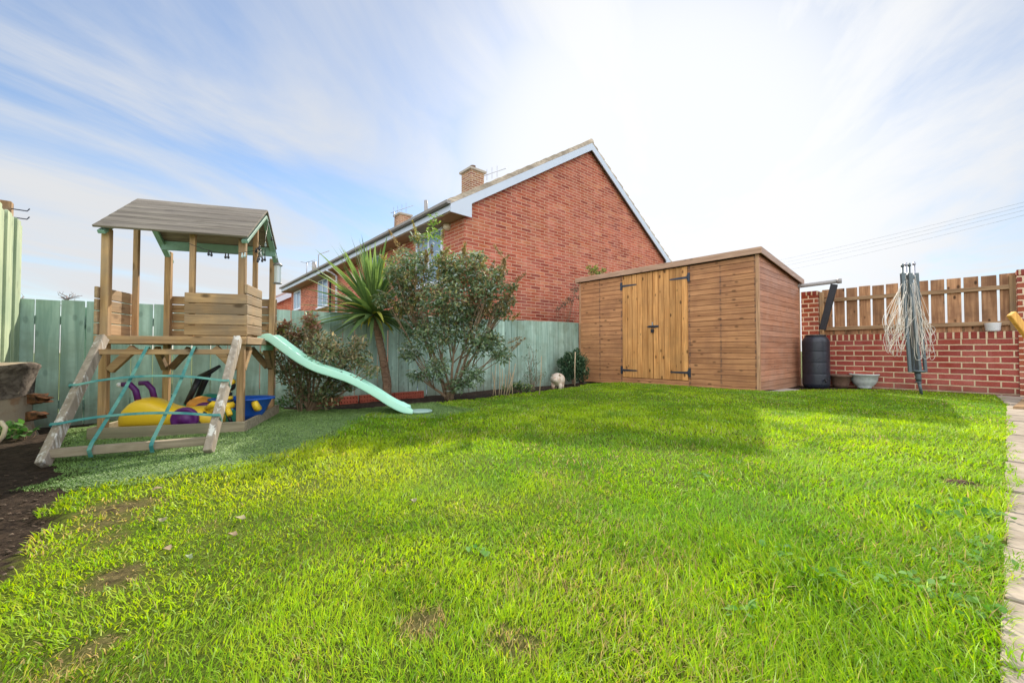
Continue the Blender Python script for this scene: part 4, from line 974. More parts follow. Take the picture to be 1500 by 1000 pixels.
    for a0, a1 in ((.36,.26),(.70,.63)):
        pts = [pt(a0,.915,.0), pt(a0,.905,.035)]+[pt(a0+(a1-a0)*k/8, .90-.80*k/8, .04-.02*math.sin(math.pi*k/8)) for k in range(1,9)]+[pt(a1,.05,.04), pt(a1,.03,0)]
        strap(pts, .019, nrm).build('strap', M['strap'], t)
    for s0, sm in ((.545,.615),(.245,.30)):
        pts = [pt(-.03,s0-.0,-.03), pt(-.035,s0,.045), pt(.02,s0,.047)]+[pt(.02+.96*k/10, s0+(sm-s0)*math.sin(math.pi*k/10)**.6, .04) for k in range(1,10)]+[pt(.985,s0+.01,.047), pt(1.035,s0+.01,.045), pt(1.03,s0+.01,-.03)]
        strap(pts, .017, nrm).build('strap', M['strap'], t)
    return t
M['ladder_x'] = wood('flaking_rung_timber', (0.30,0.24,0.17), (0.40,0.33,0.25), 'x', 0.85, 0.08, 0.2, (0.2,0.17,0.12), 0.7, 0.9, 0.8, worn=(0.62,0.58,0.52), worn_lo=0.68)
tw = tower()

def slide():
    # start at the right side opening, runs along f_ and ends on the turf
    t = thing('plastic_slide', 'mint green wavy plastic slide coming down from the climbing frame', 'slide', T2W(TW+.03, .60, 0), TA)
    e = W2T(G(603, 603)) - Vector((TW+.03, .60, 0))
    ctl = [(-.06,.70),(0,.712),(.05,.70),(.14,.63),(.28,.525),(.42,.445),(.56,.395),(.70,.345),(.84,.275),(.98,.19),(1.10,.11),(1.20,.055),(1.27,.035),(1.32,.03)]
    sc = e.length/1.32; ang = math.atan2(e.y, e.x)
    mb = MB(); V = []; n = len(ctl)
    fine = []
    for j in range(n-1):
        p0, p1, p2, p3 = ctl[max(j-1,0)], ctl[j], ctl[j+1], ctl[min(j+2,n-1)]
        for q in range(4):
            s = q/4; f = lambda a,b,c,d: .5*((2*b)+(-a+c)*s+(2*a-5*b+4*c-d)*s*s+(-a+3*b-3*c+d)*s**3)
            fine.append((f(p0[0],p1[0],p2[0],p3[0]), f(p0[1],p1[1],p2[1],p3[1])))
    fine.append(ctl[-1]); c, s_ = math.cos(ang), math.sin(ang)
    prof = [(-.166,-.030),(-.170,-.027),(-.171,-.018),(-.170,.028),(-.168,.034),(-.163,.037),(-.157,.035),(-.154,.030),(-.150,.008),(-.146,.001),(-.13,-.003),(-.04,-.005),(.04,-.005),(.13,-.003),(.146,.001),(.150,.008),(.154,.030),(.157,.035),(.163,.037),(.168,.034),(.170,.028),(.171,-.018),(.170,-.027),(.166,-.030),(.160,-.026),(.150,-.012),(-.150,-.012),(-.160,-.026)]
    m = len(prof)
    for i, (x, z) in enumerate(fine):
        d = (Vector(fine[min(i+1,len(fine)-1)])-Vector(fine[max(i-1,0)])).normalized(); nx, nz = -d.y, d.x
        fade = max(0.15, min(1, (x+.09)/.12))*max(.25, min(1, (1.36-x)/.12))
        for a, hgt in prof:
            hh = hgt*(fade if hgt > .005 else 1); X = x*sc+nx*hh; Z = z+nz*hh
            V.append((X*c-a*s_, X*s_+a*c, Z))
    F = [(i*m+k, i*m+(k+1)%m, (i+1)*m+(k+1)%m, (i+1)*m+k) for i in range(len(fine)-1) for k in range(m)]
    F += [tuple(range(m)), tuple((len(fine)-1)*m+k for k in range(m-1,-1,-1))]
    mb.add(V, F, .5, True); mb.build('chute', M['slide'], t)
    mb = MB(); mb.box(-.02,.0,-.14,.14,.6,.70); mb.build('fixing_lip', M['slide'], t)
    p = G(616, 605); 
    mb = MB(); mb.lathe([(0,0),(.075,0),(.088,.008),(.09,.02),(.08,.026),(.06,.018),(0,.016)], 24, sx=1.25); o = mb.build('foot_plate', plain('pale_grey_plastic', (0.36,0.52,0.46), .4, .1), loc=p+Vector((0,0,.006)), rotz=R(15)); tag(o, 'pale grey-green oval lid lying on the turf at the slide end', 'lid')
slide()

# ---- bird feeder and fairy lights
def feeder():
    p = D(407, 384, 3.62); t = thing('bird_feeder', 'clear tube bird feeder hanging from the climbing frame corner', 'bird feeder', p-Vector((0,0,.19)))
    mb = MB(); mb.lathe([(.027,0),(.027,.16)], 20); mb.build('tube', M['clear'], t)
    mb = MB(); mb.lathe([(0,.002),(.0262,.002),(.0262,.045),(.012,.058),(0,.05)], 16); mb.build('seed', M['seed'], t)
    mb = MB(); mb.lathe([(0,.185),(.02,.182),(.038,.165),(.038,.158),(0,.158)], 20); mb.build('lid', M['ftop'], t)
    mb = MB(); mb.lathe([(0,-.008),(.034,-.006),(.034,.003),(0,.003)], 20); mb.build('base', M['ftop'], t)
    mb = MB(); mb.tube([(0,0,.185),(-.01,0,.22),(-.022,.0,.25)], .002, 5); mb.build('hanger', M['ftop'], t)
    t = thing('fairy_lights', 'dark string of small bulbs looped along the climbing frame roof edge', 'string lights', T2W(.5, -.06, 1.36), TA)
    mb = MB(); pts = []; spots = []
    for i in range(25):
        s = i/24; x = s*.42; z = .0-.05*math.sin(math.pi*s)*.9-.02*s; pts.append((x, -.01, z))
        if i % 6 in (1, 2) and i > 6: spots.append((x, -.01, z))
    pts2 = [(.42+.02*math.sin(i*2.1), .0+i*.012, -.02+.045*math.sin(i*1.7)) for i in range(14)]
    mb.tube(pts, .0022, 5); mb.tube(pts2, .0025, 5); mb.tube([pts2[-1], (.40,.3,.15), (.39,.42,.33)], .0022, 5); mb.tube([(.39,.42,.33),(.395,.6,.16),(.39,.78,.02)], .0022, 5)
    mb.build('cable', M['black'], t)
    for x, y, z in spots+[pts2[i] for i in (1,3,5,7,9,11,13)]+[(.40,.3,.12),(.395,.5,.22),(.395,.66,.1)]:
        mb = MB(); mb.lathe([(0,0),(.005,-.004),(.0045,-.016)], 6, (x,y,z)); mb.lathe([(.005,-.016),(.009,-.026),(.007,-.036),(0,-.04)], 8, (x,y,z)); mb.build('bulb', M['bulb'] if random.random()<.25 else M['black'], t)
feeder()

# ------------------------------------------------------------------ toys in the sandpit
def toys():
    zf = .012
    # yellow ride-on
    t = thing('ride_on_toy', 'yellow ride-on toy with purple wheels and handles in the sandpit', 'ride-on toy', T2W(.36, .14, zf), TA-R(3))
    body = MB(); 
    X = [-.33,-.30,-.22,-.12,-.02,.08,.18,.27,.31]; top = [.10,.18,.255,.245,.175,.16,.18,.14,.09]; wid = [.06,.11,.13,.12,.11,.12,.13,.11,.06]
    V = []; n = 16
    for x, tp, w_ in zip(X, top, wid):
        for k in range(n):
            a = 2*math.pi*k/n; c, s = math.cos(a), math.sin(a); sq = lambda q: math.copysign(abs(q)**.7, q)
            V.append((x, sq(c)*w_, (tp+.02)/2+sq(s)*(tp-.02)/2))
    F = [(i*n+k, i*n+(k+1)%n, (i+1)*n+(k+1)%n, (i+1)*n+k) for i in range(len(X)-1) for k in range(n)]+[tuple(range(n-1,-1,-1)), tuple((len(X)-1)*n+k for k in range(n))]
    body.add(V, F, .5, True); b = body.build('body', M['yellow'], t, sub=1)
    for sy in (-1, 1):
        for x in (.12, -.20):
            mb = MB(); Mr = Matrix.Translation((x, sy*.13, .095 if x > 0 else .07)) @ Matrix.Rotation(R(90)*-sy, 4, 'X'); r = .085 if x > 0 else .055
            mb.lathe([(0,-.01),(r*.9,-.01),(r,0),(r,.025),(r*.85,.034),(r*.7,.028),(r*.35,.032),(r*.3,.04),(0,.04)], 28, M=Mr)
            if x > 0 or sy > 0: mb.build('wheel', M['purple'], t)
    for dx, dy, lean in ((-.215,-.045,-.06),(-.165,.05,-.06)):
        mb = MB(); mb.tube([(dx,dy,.22),(dx+lean*.3,dy,.30),(dx+lean*.9,dy,.345),(dx+lean*1.6,dy-.01,.345)], [.02,.020,.019,.017], 10); mb.build('handle', M['purple'], t)
    mb = MB(); mb.ell((-.325,-.055,.342), (.017,.017,.017)); mb.build('handle_tip', M['white'], t)
    # small things behind
    def toy(name, label, cat, mats):
        return thing(name, label, cat, mats)
    t = thing('toy_tray', 'green and orange plastic toy tray behind the yellow ride-on', 'toy', T2W(.52, .40, zf), TA)
    mb = MB(); mb.ell((-.08,0,.15), (.12,.1,.07)); mb.build('shell', M['orange'], t)
    mb = MB(); mb.ell((-.05,.03,.175), (.10,.08,.06)); mb.build('dome', M['green'], t)
    t = thing('blue_dome_toy', 'light blue domed plastic toy beside the black stroller frame', 'toy', T2W(.64, .26, zf), TA)
    mb = MB(); mb.ell((0,0,.13), (.10,.09,.07)); mb.build('dome', M['lblue'], t); mb = MB(); mb.box(-.09,.09,-.08,.08,0,.13); mb.build('base', M['green'], t, bevel=.02)
    # black stroller frame
    t = thing('toy_stroller', 'folded black stroller frame leaning inside the climbing frame', 'stroller', T2W(.62, .55, zf), TA)
    mb = MB()
    def tp(px, py, d): return W2T(D(px, py, d))-W2T(t.location)
    a0 = tp(273,592,3.25); a1 = tp(292,553,3.28); a2 = tp(307,545,3.3); a3 = tp(322,536,3.3)
    mb.tube([a0, a1], [.020,.024], 10); mb.tube([a1, a2, a3], [.024,.02,.012], 10); mb.build('handle', M['black'], t)
    mb = MB(); b0 = tp(287,589,3.33); b1 = tp(298,562,3.33); mb.tube([b0, b1, tp(306,548,3.3)], [.022,.024,.018], 10); mb.build('strut', M['black'], t)
    mb = MB(); mb.ell(tuple(tp(290,592,3.35)), (.10,.07,.05)); mb.build('seat', M['green'], t)
    # bumblebee toy
    t = thing('striped_ride_on_toy', 'yellow and black striped ride-on toy by the front right post', 'ride-on toy', T2W(.71, .12, zf), TA)
    def tp2(px, py, d): return W2T(D(px, py, d))-W2T(t.location)
    mb = MB(); mb.tube([tp2(303,598,2.98), tp2(312,592,2.96), tp2(330,596,2.98), tp2(343,592,3.02)], [.018,.026,.030,.022], 12); mb.tube([tp2(333,598,2.98), tp2(337,608,2.96)], [.02,.018], 10); mb.build('handlebar', M['yellow'], t)
    mb = MB(); mb.tube([tp2(331,563,3.02), tp2(343,558,3.02)], .018, 10); mb.build('horn', M['yellow'], t)
    for i in range(7):
        mb = MB(); c = tp2(335-(i*.7), 593-i*5.3, 3.04); r = .042-.003*i; mb.lathe([(0,-.013),(r*.9,-.012),(r,0),(r*.9,.012),(0,.013)], 14, tuple(c)); mb.build('stripe', M['yellow'] if i % 2 == 0 else M['black'], t)
    mb = MB(); mb.ell(tuple(tp2(339,565,3.04)), (.028,.028,.036)); mb.build('neck', M['black'], t)
    mb = MB(); mb.tube([tp2(301,603,2.97), tp2(290,620,2.95)], .013, 8); mb.build('leg', M['black'], t)
    mb = MB(); mb.tube([tp2(333,604,3.0), tp2(340,622,3.0)], .013, 8); mb.build('leg', M['black'], t)
    for px, py, d in ((278,622,2.93),(288,621,2.93)):
        mb = MB(); mb.lathe([(.0,-.012),(.024,-.012),(.027,0),(.024,.012),(0,.012)], 14, M=Matrix.Translation(tp2(px,py,d)) @ Matrix.Rotation(R(90), 4, 'X')); mb.build('wheel', M['yellow'] if px < 280 else M['black'], t)
    # blue barrow
    t = thing('toy_wheelbarrow', 'blue plastic toy wheelbarrow behind the front right post', 'toy wheelbarrow', T2W(.73, .32, zf), TA)
    mb = MB(); pr = [(.07,.03),(.12,.05),(.17,.17),(.175,.185),(.185,.185),(.16,.165)]
    mb.lathe([(0,.02),(.10,.02),(.14,.08),(.19,.20),(.205,.205),(.205,.19),(.175,.19),(.13,.08),(0,.04)], 20, sx=1.15, sy=.8); mb.build('tub', M['blue'], t)
    mb = MB(); mb.lathe([(0,-.02),(.045,-.02),(.05,0),(.045,.02),(0,.02)], 16, M=Matrix.Translation((.13,-.10,.15)) @ Matrix.Rotation(R(70), 4, 'Y')); mb.build('wheel', M['yellow'], t)
    mb = MB(); mb.box(-.20,-.06,-.13,.1,.02,.13); mb.build('tray', M['blue'], t, bevel=.02)
toys()

# ------------------------------------------------------------------ stump, handle, bricks, ornaments
def misc():
    p = D(12, 640, 2.98); p = Vector((p.x-.32, p.y+.12, tz(p.x, p.y)))
    t = thing('tree_stump', 'sawn tree stump with peeling grey bark at the left edge', 'tree stump', p)
    n = 40
    def ring(r, z, ph, am):
        return [((r*(1+am*math.sin(3*a+ph)+am*.6*math.sin(7*a+2*ph)+am*.25*math.sin(17*a+z*40)))*math.cos(a), (r*(1+am*math.sin(3*a+ph)+am*.6*math.sin(7*a+2*ph)))*math.sin(a), z+ .01*math.sin(5*a+ph)) for a in [2*math.pi*k/n for k in range(n)]]
    mb = MB(); V = []; zs = [(.236,.27),(.232,.30),(.234,.35),(.238,.41),(.252,.48),(.266,.505),(.262,.525)]
    for i, (r, z) in enumerate(zs): V += ring(r, z, .3+.1*i, .035)
    mb.add(V, [(i*n+k, i*n+(k+1)%n, (i+1)*n+(k+1)%n, (i+1)*n+k) for i in range(len(zs)-1) for k in range(n)], .4, True); mb.build('bark', M['bark'], t)
    mb = MB(); V = []; zs = [(.26,-.05),(.235,.03),(.222,.12),(.222,.20),(.225,.31)]
    for i, (r, z) in enumerate(zs): V += ring(r, z, .3+.1*i, .05)
    mb.add(V, [(i*n+k, i*n+(k+1)%n, (i+1)*n+(k+1)%n, (i+1)*n+k) for i in range(len(zs)-1) for k in range(n)], .4, True); mb.build('peeled_base', M['sap'], t)
    mb = MB(); V = ring(.259,.523,.9,.035); mb.add(V+[(0,0,.535)], [(k,(k+1)%n,n) for k in range(n)], .4, False); mb.build('cut_top', M['cutwood'], t)
    for pl, dd in (([(38,577),(50,578),(59,577),(57,581),(68,584),(60,586),(67,590),(55,590),(46,593),(38,591)], 2.96),([(36,603),(47,605),(53,604),(60,608),(54,610),(57,614),(46,615),(36,618)], 2.93)):
        mb = MB(); V = [D(a, b_, dd+.012*(n_ % 3))-p for n_, (a, b_) in enumerate(pl)]; mb.prism(V, (.02, .045, .004)); mb.build('bark_flap', M['rust'], t, bevel=.004)
    b = D(2, 660, 2.35); t = thing('cream_handle', 'curved cream handle poking in at the left edge over the soil', 'handle', b)
    mb = MB(); mb.tube([D(-14,618,2.35)-b, D(2,618,2.35)-b, D(8,626,2.35)-b, D(5,638,2.35)-b, D(-6,650,2.35)-b, D(-20,664,2.4)-b, D(-30,720,2.45)-b], .011, 10); mb.build('loop', M['cream'], t)
    # perforated bricks on edge at the foot of the fence
    first = None
    for i, px in enumerate((482, 512, 541, 566, 590, 611)):
        tt = (px-750)/590; v = 5.47; d = v/(AX-AY*tt); u = d*(AX*tt+AY)
        P = W(u, v); P.z = tz(P.x, P.y)-.01
        pos = ['leftmost of the row, under the reddish shrub', 'second from the left', 'third from the left, behind the slide', 'fourth from the left, at the palm trunk foot', 'fifth from the left, right of the palm trunk', 'rightmost of the row, by the tall shrub'][i]
        t = thing('perforated_brick', 'red perforated brick at the fence foot, '+pos, 'brick', P, GROT, 'perforated bricks along the fence foot')
        mb = MB(); W2, H2 = .118, .10; nx, nz = 6, 2
        xs = [-W2+2*W2*k/(nx*3) for k in range(nx*3+1)]
        # face made of a grid with holes as recesses
        for a in range(nx*3):
            for b in range(nz*3):
                hole = (a % 3 == 1) and (b % 3 == 1)
                x0, x1 = -W2+2*W2*a/(nx*3), -W2+2*W2*(a+1)/(nx*3); z0, z1 = H2*b/(nz*3), H2*(b+1)/(nz*3)
                if not hole: mb.add([(x0,0,z0),(x1,0,z0),(x1,0,z1),(x0,0,z1)], [(0,1,2,3)], .5)
                else: mb.add([(x0,0,z0),(x1,0,z0),(x1,0,z1),(x0,0,z1),(x0,.04,z0),(x1,.04,z0),(x1,.04,z1),(x0,.04,z1)], [(0,1,5,4),(1,2,6,5),(2,3,7,6),(3,0,4,7)], .5)
        mb.add([(-W2,0,0),(W2,0,0),(W2,0,H2),(-W2,0,H2),(-W2,.06,0),(W2,.06,0),(W2,.06,H2),(-W2,.06,H2)], [(3,2,6,7),(0,3,7,4),(1,5,6,2),(4,7,6,5)], .5)
        mb.build('body', M['air_brick'], t)
        mb = MB(); mb.box(-W2+.005, W2-.005, .041, .045, .005, H2-.005); mb.build('core', M['dark'], t)
    # pig ornament
    p = G(817, 569); t = thing('pig_ornament', 'weathered stone pig ornament on the soil near the shed corner', 'ornament', p, R(-110))
    mb = MB(); mb.ell((0,0,.14), (.135,.115,.105)); mb.build('body', M['pig'], t)
    hd = MB(); hd.ell((.10,0,.15), (.075,.075,.07)); hd.lathe([(0,.03),(.03,.03),(.034,0)], 12, M=Matrix.Translation((.16,0,.145)) @ Matrix.Rotation(R(90),4,'Y')); h = hd.build('head', M['pig'], t)
    for s in (-1,1):
        mb = MB(); mb.add([(.09,s*.03,.205),(.09,s*.075,.195),(.13,s*.06,.235),(.10,s*.05,.20)], [(0,1,2),(1,3,2),(3,0,2),(0,3,1)]); mb.build('ear', M['pig'], h)
        for x in (-.07,.07): mb = MB(); mb.tube([(x,s*.055,.0),(x,s*.055,.09)], [.026,.036], 10); mb.build('leg', M['pig'], t)
misc()

# ------------------------------------------------------------------ plants
def rnd_in(n, c, r):
    q = RS.randn(n, 3); q /= np.linalg.norm(q, axis=1)[:, None]; q *= RS.rand(n)[:, None]**(1/2.2)
    return q*np.array(r)+np.array(c)
def stemset(mb, base, tips, r0, r1, bend=.08, n=6, rr=random):
    for tp in tips:
        base_, tp = Vector(base), Vector(tp); mid = []
        off = Vector((rr.uniform(-1,1), rr.uniform(-1,1), rr.uniform(0,1)))*bend
        K = 6
        pts = [base_.lerp(tp, k/K)+off*math.sin(math.pi*k/K)+Vector((rr.uniform(-1,1),rr.uniform(-1,1),0))*bend*.12*(0<k<K) for k in range(K+1)]
        mb.tube(pts, [r0+(r1-r0)*k/K for k in range(K+1)], n)
LEAF = [0.15, 0.8, 1.0, 0.7, 0]
def buddleia():
    b = G(657, 584); t = thing('butterfly_bush', 'tall butterfly bush with grey green leaves and browned flower spikes', 'shrub', b)
    rr = random.Random(3); mb = MB(); d0 = b.y
    # clumps given by picture position and radius, all at real distances about the stem
    cl = [(600,390,-.1,.20),(652,395,.1,.2),(680,400,0,.22),(715,420,-.15,.18),(600,440,.1,.2),(650,440,-.2,.24),(700,455,.15,.2),(735,455,0,.11),(590,415,.15,.14),(640,490,-.15,.2),(610,480,.1,.15),(700,500,-.1,.17),(670,470,0,.2),(600,515,0,.12),(640,540,-.25,.13),(690,550,-.2,.12),(735,520,-.2,.10),(720,500,0,.12),(610,550,-.1,.08),(700,380,.1,.10),(750,420,0,.05),(575,400,0,.09),(560,440,0,.09),(670,565,-.2,.09),(745,440,.1,.08),(730,400,0,.08),(612,350,.05,.07)]
    C = [(D(px, py, d0+dd)-b, r) for px, py, dd, r in cl]
    mains = [c for i, (c, r) in enumerate(C) if i % 3 == 0]
    for i, (cpt, r) in enumerate(C):
        if i % 3 == 0: stemset(mb, (rr.uniform(-.05,.05), rr.uniform(-.04,.04), 0), [cpt*.97], .022, .006, .05, 6, rr)
        else: stemset(mb, min(mains, key=lambda q: (q-cpt).length)*.45, [cpt*.97], .010, .004, .05, 5, rr)
        stemset(mb, cpt*.55, [cpt+Vector((rr.uniform(-.1,.1),rr.uniform(-.1,.1),rr.uniform(-.05,.12))) for _ in range(4)], .007, .0025, .05, 4, rr)
    mb.tube([(0,0,-.03),(.01,0,.08),(-.03,0,.2)], [.05,.038,.028], 8)
    mb.build('stems', M['stem'], t)
    P=[];Cc=[]
    for cpt, r in C:
        n = int(3000*r*r*10); q = rnd_in(n, tuple(cpt), (r*1.35, r*1.3, r*1.2)); P.append(q)
    P = np.concatenate(P); k = (P[:,2] > .02)&(RS.rand(len(P)) < np.where(P[:,2] < .95, .80, .95)); P = P[k]; N = len(P)
    c = lerpc((0.08,0.145,0.065), (0.28,0.36,0.20), RS.rand(N)**1.1)
    y = RS.rand(N) < .27*np.clip(P[:,2]-.3,0,1.2); c[y] = lerpc((0.36,0.38,0.13),(0.36,0.27,0.16), RS.rand(y.sum()))
    pale = RS.rand(N) < .12; c[pale] = np.array((0.36,0.43,0.38))*(.8+.4*RS.rand(pale.sum()))[:, None]
    
    straps('leaves', P, RS.uniform(0,6.28,N), R(75)+RS.randn(N)*.45, .035+.05*RS.rand(N), .012+.011*RS.rand(N), .7+.6*RS.rand(N), LEAF, c, M['leaf'], t, RS.uniform(-.9,.9,N), .25)
    # spent flower spikes (cones)
    sp = [(612,350,1.9,100),(585,362,-.9,60),(735,385,.9,60),(745,430,1.4,90),(755,505,1.5,70),(748,512,1.5,70),(750,468,1.5,60),(650,385,-.3,40),(690,400,.5,40),(620,420,-.4,40),(700,430,.6,40),(665,430,0,30),(640,410,.2,30),(715,445,1.0,50),(745,500,1.4,60),(725,520,1.5,55),(600,395,-.8,40),(660,465,.3,30),(725,408,.7,40),(745,447,1.3,50),(678,372,.3,35),(705,392,.5,40),(595,455,-.7,40),(632,372,.1,35),(570,385,-1,45),(690,445,.3,30),(648,350,.1,30),(655,400,.2,30),(755,412,1.2,40)]
    sp += [(rr.uniform(575,745), rr.uniform(365,470), rr.uniform(-1.2,1.4), 40) for _ in range(46)]
    for i, (px, py, a, l) in enumerate(sp):
        base = D(px, py, d0+rr.uniform(-.25,.05))-b; L = rr.uniform(.10,.19)
        if i < 2: L = .24
        a = rr.uniform(.6,1)*a if a < 1.6 else -.35
        dirv = Vector((math.sin(a), rr.uniform(-.4,.2), math.cos(a)+.15)).normalized()
        n = 130; s = RS.rand(n); ctr = np.array(base)[None,:]+np.array(dirv)[None,:]*(s*L)[:,None]; rad = .028*(1-s*.8)
        q = RS.randn(n,3); q /= np.linalg.norm(q,axis=1)[:,None]; Pp = ctr+q*rad[:,None]*.5
        cc = lerpc((0.24,0.17,0.09), (0.40,0.31,0.15) if i % 3 else (0.46,0.43,0.12), RS.rand(n))
        straps('flower_spike', Pp, np.arctan2(q[:,1],q[:,0]), np.arccos(np.clip(q[:,2],-1,1)), .014+.012*(1-s), .010, .3, [.6,1,.5], cc, M['leaf'], t)
    # light green climber shoots at the top
    q = []
    for px, py in ((635,330),(640,345),(628,352),(650,366),(633,340),(636,320),(645,378),(625,372)): q.append(rnd_in(22, tuple(D(px,py,d0)-b), (.08,.06,.10)))
    P = np.concatenate(q); N = len(P)
    straps('young_shoots', P, RS.uniform(0,6.28,N), R(70)+RS.randn(N)*.4, .05+.03*RS.rand(N), .025, .5, LEAF, lerpc((0.16,0.28,0.07),(0.36,0.48,0.14),RS.rand(N)), M['leaf'], t, None, .25)
buddleia()

def cordyline():
    p = W(*UV(*(D(567,580,5.45)[:2]))); p.z = tz(p.x, p.y); d0 = p.y
    t = thing('cordyline_palm', 'spiky cordyline palm with a slim bent trunk in front of the fence', 'palm', p)
    hd = D(546,462,d0-.02)-p; mb = MB()
    pts = [Vector((0,0,-.05)), D(567,560,d0)-p, D(562,530,d0)-p, D(556,500,d0)-p, D(552,478,d0)-p, hd]
    fp = []; fr = []
    for j in range(len(pts)-1):
        for q in range(6):
            s = q/6; fp.append(pts[j].lerp(pts[j+1], s)); fr.append(.058-.018*(j+s)/5+.005*(q % 2))
    fp.append(pts[-1]); fr.append(.04); mb.tube(fp, fr, 12); mb.build('trunk', M['trunk'], t)
    N = 220; yaw = RS.uniform(0, 6.283, N); s = RS.rand(N)
    tilt = R(4)+s**.9*R(104); L = .62+.42*RS.rand(N)-.12*(s > .9); 
    P = np.tile(np.array(hd), (N,1))+np.stack([np.cos(yaw)*.03, np.sin(yaw)*.03, (1-s)*.12-.02], 1)
    c = lerpc((0.08,0.15,0.055), (0.25,0.35,0.11), RS.rand(N)**1.2); y = (RS.rand(N) < .04); c[y] = np.array((0.42,0.42,0.08)); red = RS.rand(N) < .03; c[red] = np.array((.16,.12,.09))
    straps('leaves', P, yaw, tilt, L, .042+.024*RS.rand(N), .10+.75*s*RS.rand(N), [.6,.9,1,.95,.75,.45,0], c, M['leaf'], t, RS.uniform(-.5,.5,N), .3)
    P = np.tile(np.array(hd), (8,1)); straps('dying_leaves', P, np.array([-2.6,-.5,-2.9,.1,-1.5,-.8,2.6,-2.2]), R(100), np.array([.42,.5,.6,.4,.3,.42,.6,.3]), .036, np.array([.35,.9,.0,1.2,1.0,1.0,.4,1.4]), [.6,.9,1,.95,.75,.45,0], lerpc((0.55,0.44,0.05),(0.40,0.42,0.10),RS.rand(8)), M['leaf'], t, None, .3)
cordyline()

def bush(name, label, cat, base, clumps, c0, c1, tipc, dens, ll, lw, tipfrac=.15, stem_r=.012, group=None, tiltm=60, lowdark=True, seed=1):
    b = base; t = thing(name, label, cat, b, 0, group); rr = random.Random(seed); mb = MB(); P = []
    for px, py, dd, r in clumps:
        c = D(px, py, b.y+dd)-b
        if c.z < r*.5: c.z = r*.6
        stemset(mb, (rr.uniform(-.03,.03),rr.uniform(-.03,.03),-.02), [c], stem_r, stem_r*.3, .06, 5, rr)
        stemset(mb, c*.6, [c+Vector((rr.uniform(-r,r),rr.uniform(-r,r),rr.uniform(-r*.2,r))) for _ in range(3)], stem_r*.35, .0018, .03, 4, rr)
        P.append(rnd_in(int(dens*2.6*r*r), tuple(c), (r*1.2,r*1.2,r*1.1)))
    mb.build('stems', M['stem'], t)
    P = np.concatenate(P); P = P[P[:,2] > .01]; N = len(P)
    c = lerpc(c0, c1, RS.rand(N)); hi = (RS.rand(N) < tipfrac*(0.3+1.4*np.clip(P[:,2]/max(P[:,2].max(), .1), 0, 1))); c[hi] = np.array(tipc)*(.7+.6*RS.rand(hi.sum()))[:,None]
    straps('leaves', P, RS.uniform(0,6.28,N), R(tiltm)+RS.randn(N)*.45, ll*(.6+.8*RS.rand(N)), lw*(.7+.6*RS.rand(N)), .3+.6*RS.rand(N), LEAF, c, M['leaf'], t, RS.uniform(-.6,.6,N), .25)
    return t
bush('photinia_bush', 'dark shrub with reddish and yellow tips behind the slide', 'shrub', G(455, 602),
     [(410,490,0,.10),(430,505,0,.14),(455,490,0,.10),(475,510,-.1,.16),(500,525,0,.14),(525,505,0,.09),(530,530,0,.10),(450,540,0,.16),(490,555,0,.14),(420,545,.1,.13),(440,575,0,.12),(480,580,-.1,.12),(510,560,0,.1),(400,520,.1,.1),(452,470,0,.06),(545,545,-.1,.06),(415,478,0,.05)],
     (0.08,0.12,0.06), (0.27,0.33,0.15), (0.40,0.32,0.18), 9500, .05, .017, .5, .014)
bush('reddish_shrub_shoot', 'pale yellow green shoots with pink tips above the dark shrub by the slide top', 'shrub', G(440, 603), [(405,485,0,.055),(420,478,0,.05),(453,468,0,.06),(460,480,0,.06),(435,492,0,.06)], (0.16,0.24,0.07), (0.36,0.38,0.14), (0.36,0.20,0.14), 9000, .06, .02, .5, .006, seed=9)
bush('box_shrub', 'small dense dark green shrub at the shed corner', 'shrub', D(840, 561, 7.95),
     [(838,535,0,.20),(830,548,0,.16),(850,548,0,.16),(842,525,0,.13),(833,523,.05,.09),(852,530,0,.12),(845,515,0,.05),(824,532,0,.1)],
     (0.025,0.065,0.035), (0.09,0.16,0.08), (0.14,0.23,0.12), 13000, .05, .018, .25, .01, tiltm=30)
bush('airy_shrub', 'wispy grey green shrub against the fence beside the pig ornament', 'shrub', G(780, 571),
     [(772,525,0,.07),(778,545,0,.10),(785,530,0,.07),(775,555,0,.09),(790,555,0,.08),(776,510,0,.05),(783,515,0,.04),(795,548,0,.06)],
     (0.10,0.17,0.10), (0.22,0.30,0.20), (0.3,0.34,0.22), 4200, .035, .008, .2, .006, tiltm=25)
bush('climber_shrub', 'leggy shrub leaning over the fence top beside the shed', 'shrub', W(7.6, 6.4, -.5)+Vector((-.5,0,0)),
     [(842,425,0,.10),(835,440,0,.10),(825,447,0,.09),(846,412,0,.06),(848,435,0,.08),(818,452,0,.06)],
     (0.07,0.10,0.07), (0.17,0.22,0.15), (0.26,0.2,0.14), 4500, .05, .016, .3, .008, seed=4)
bush('roof_shrub', 'leafy shoots showing above the shed roof edge', 'shrub', W(8.6, 5.95, -.4),
     [(868,398,0,.09),(876,402,0,.09),(862,392,0,.05),(884,396,0,.06),(873,393,0,.06)],
     (0.08,0.16,0.10), (0.2,0.3,0.12), (0.42,0.50,0.14), 6000, .06, .024, .5, .008, seed=6)
for i, (px, py, lab) in enumerate(((35,640,'leafy green weeds on the dark soil below the tree stump'),(600,590,None))):
    if lab: bush('weed_clump', lab, 'weed', G(px, py), [(18,632,0,.05),(36,634,0,.05),(12,648,0,.05),(28,655,0,.04)], (0.06,0.15,0.04), (0.13,0.26,0.07), (0.17,0.32,0.09), 4500, .05, .03, .2, .003, tiltm=60)
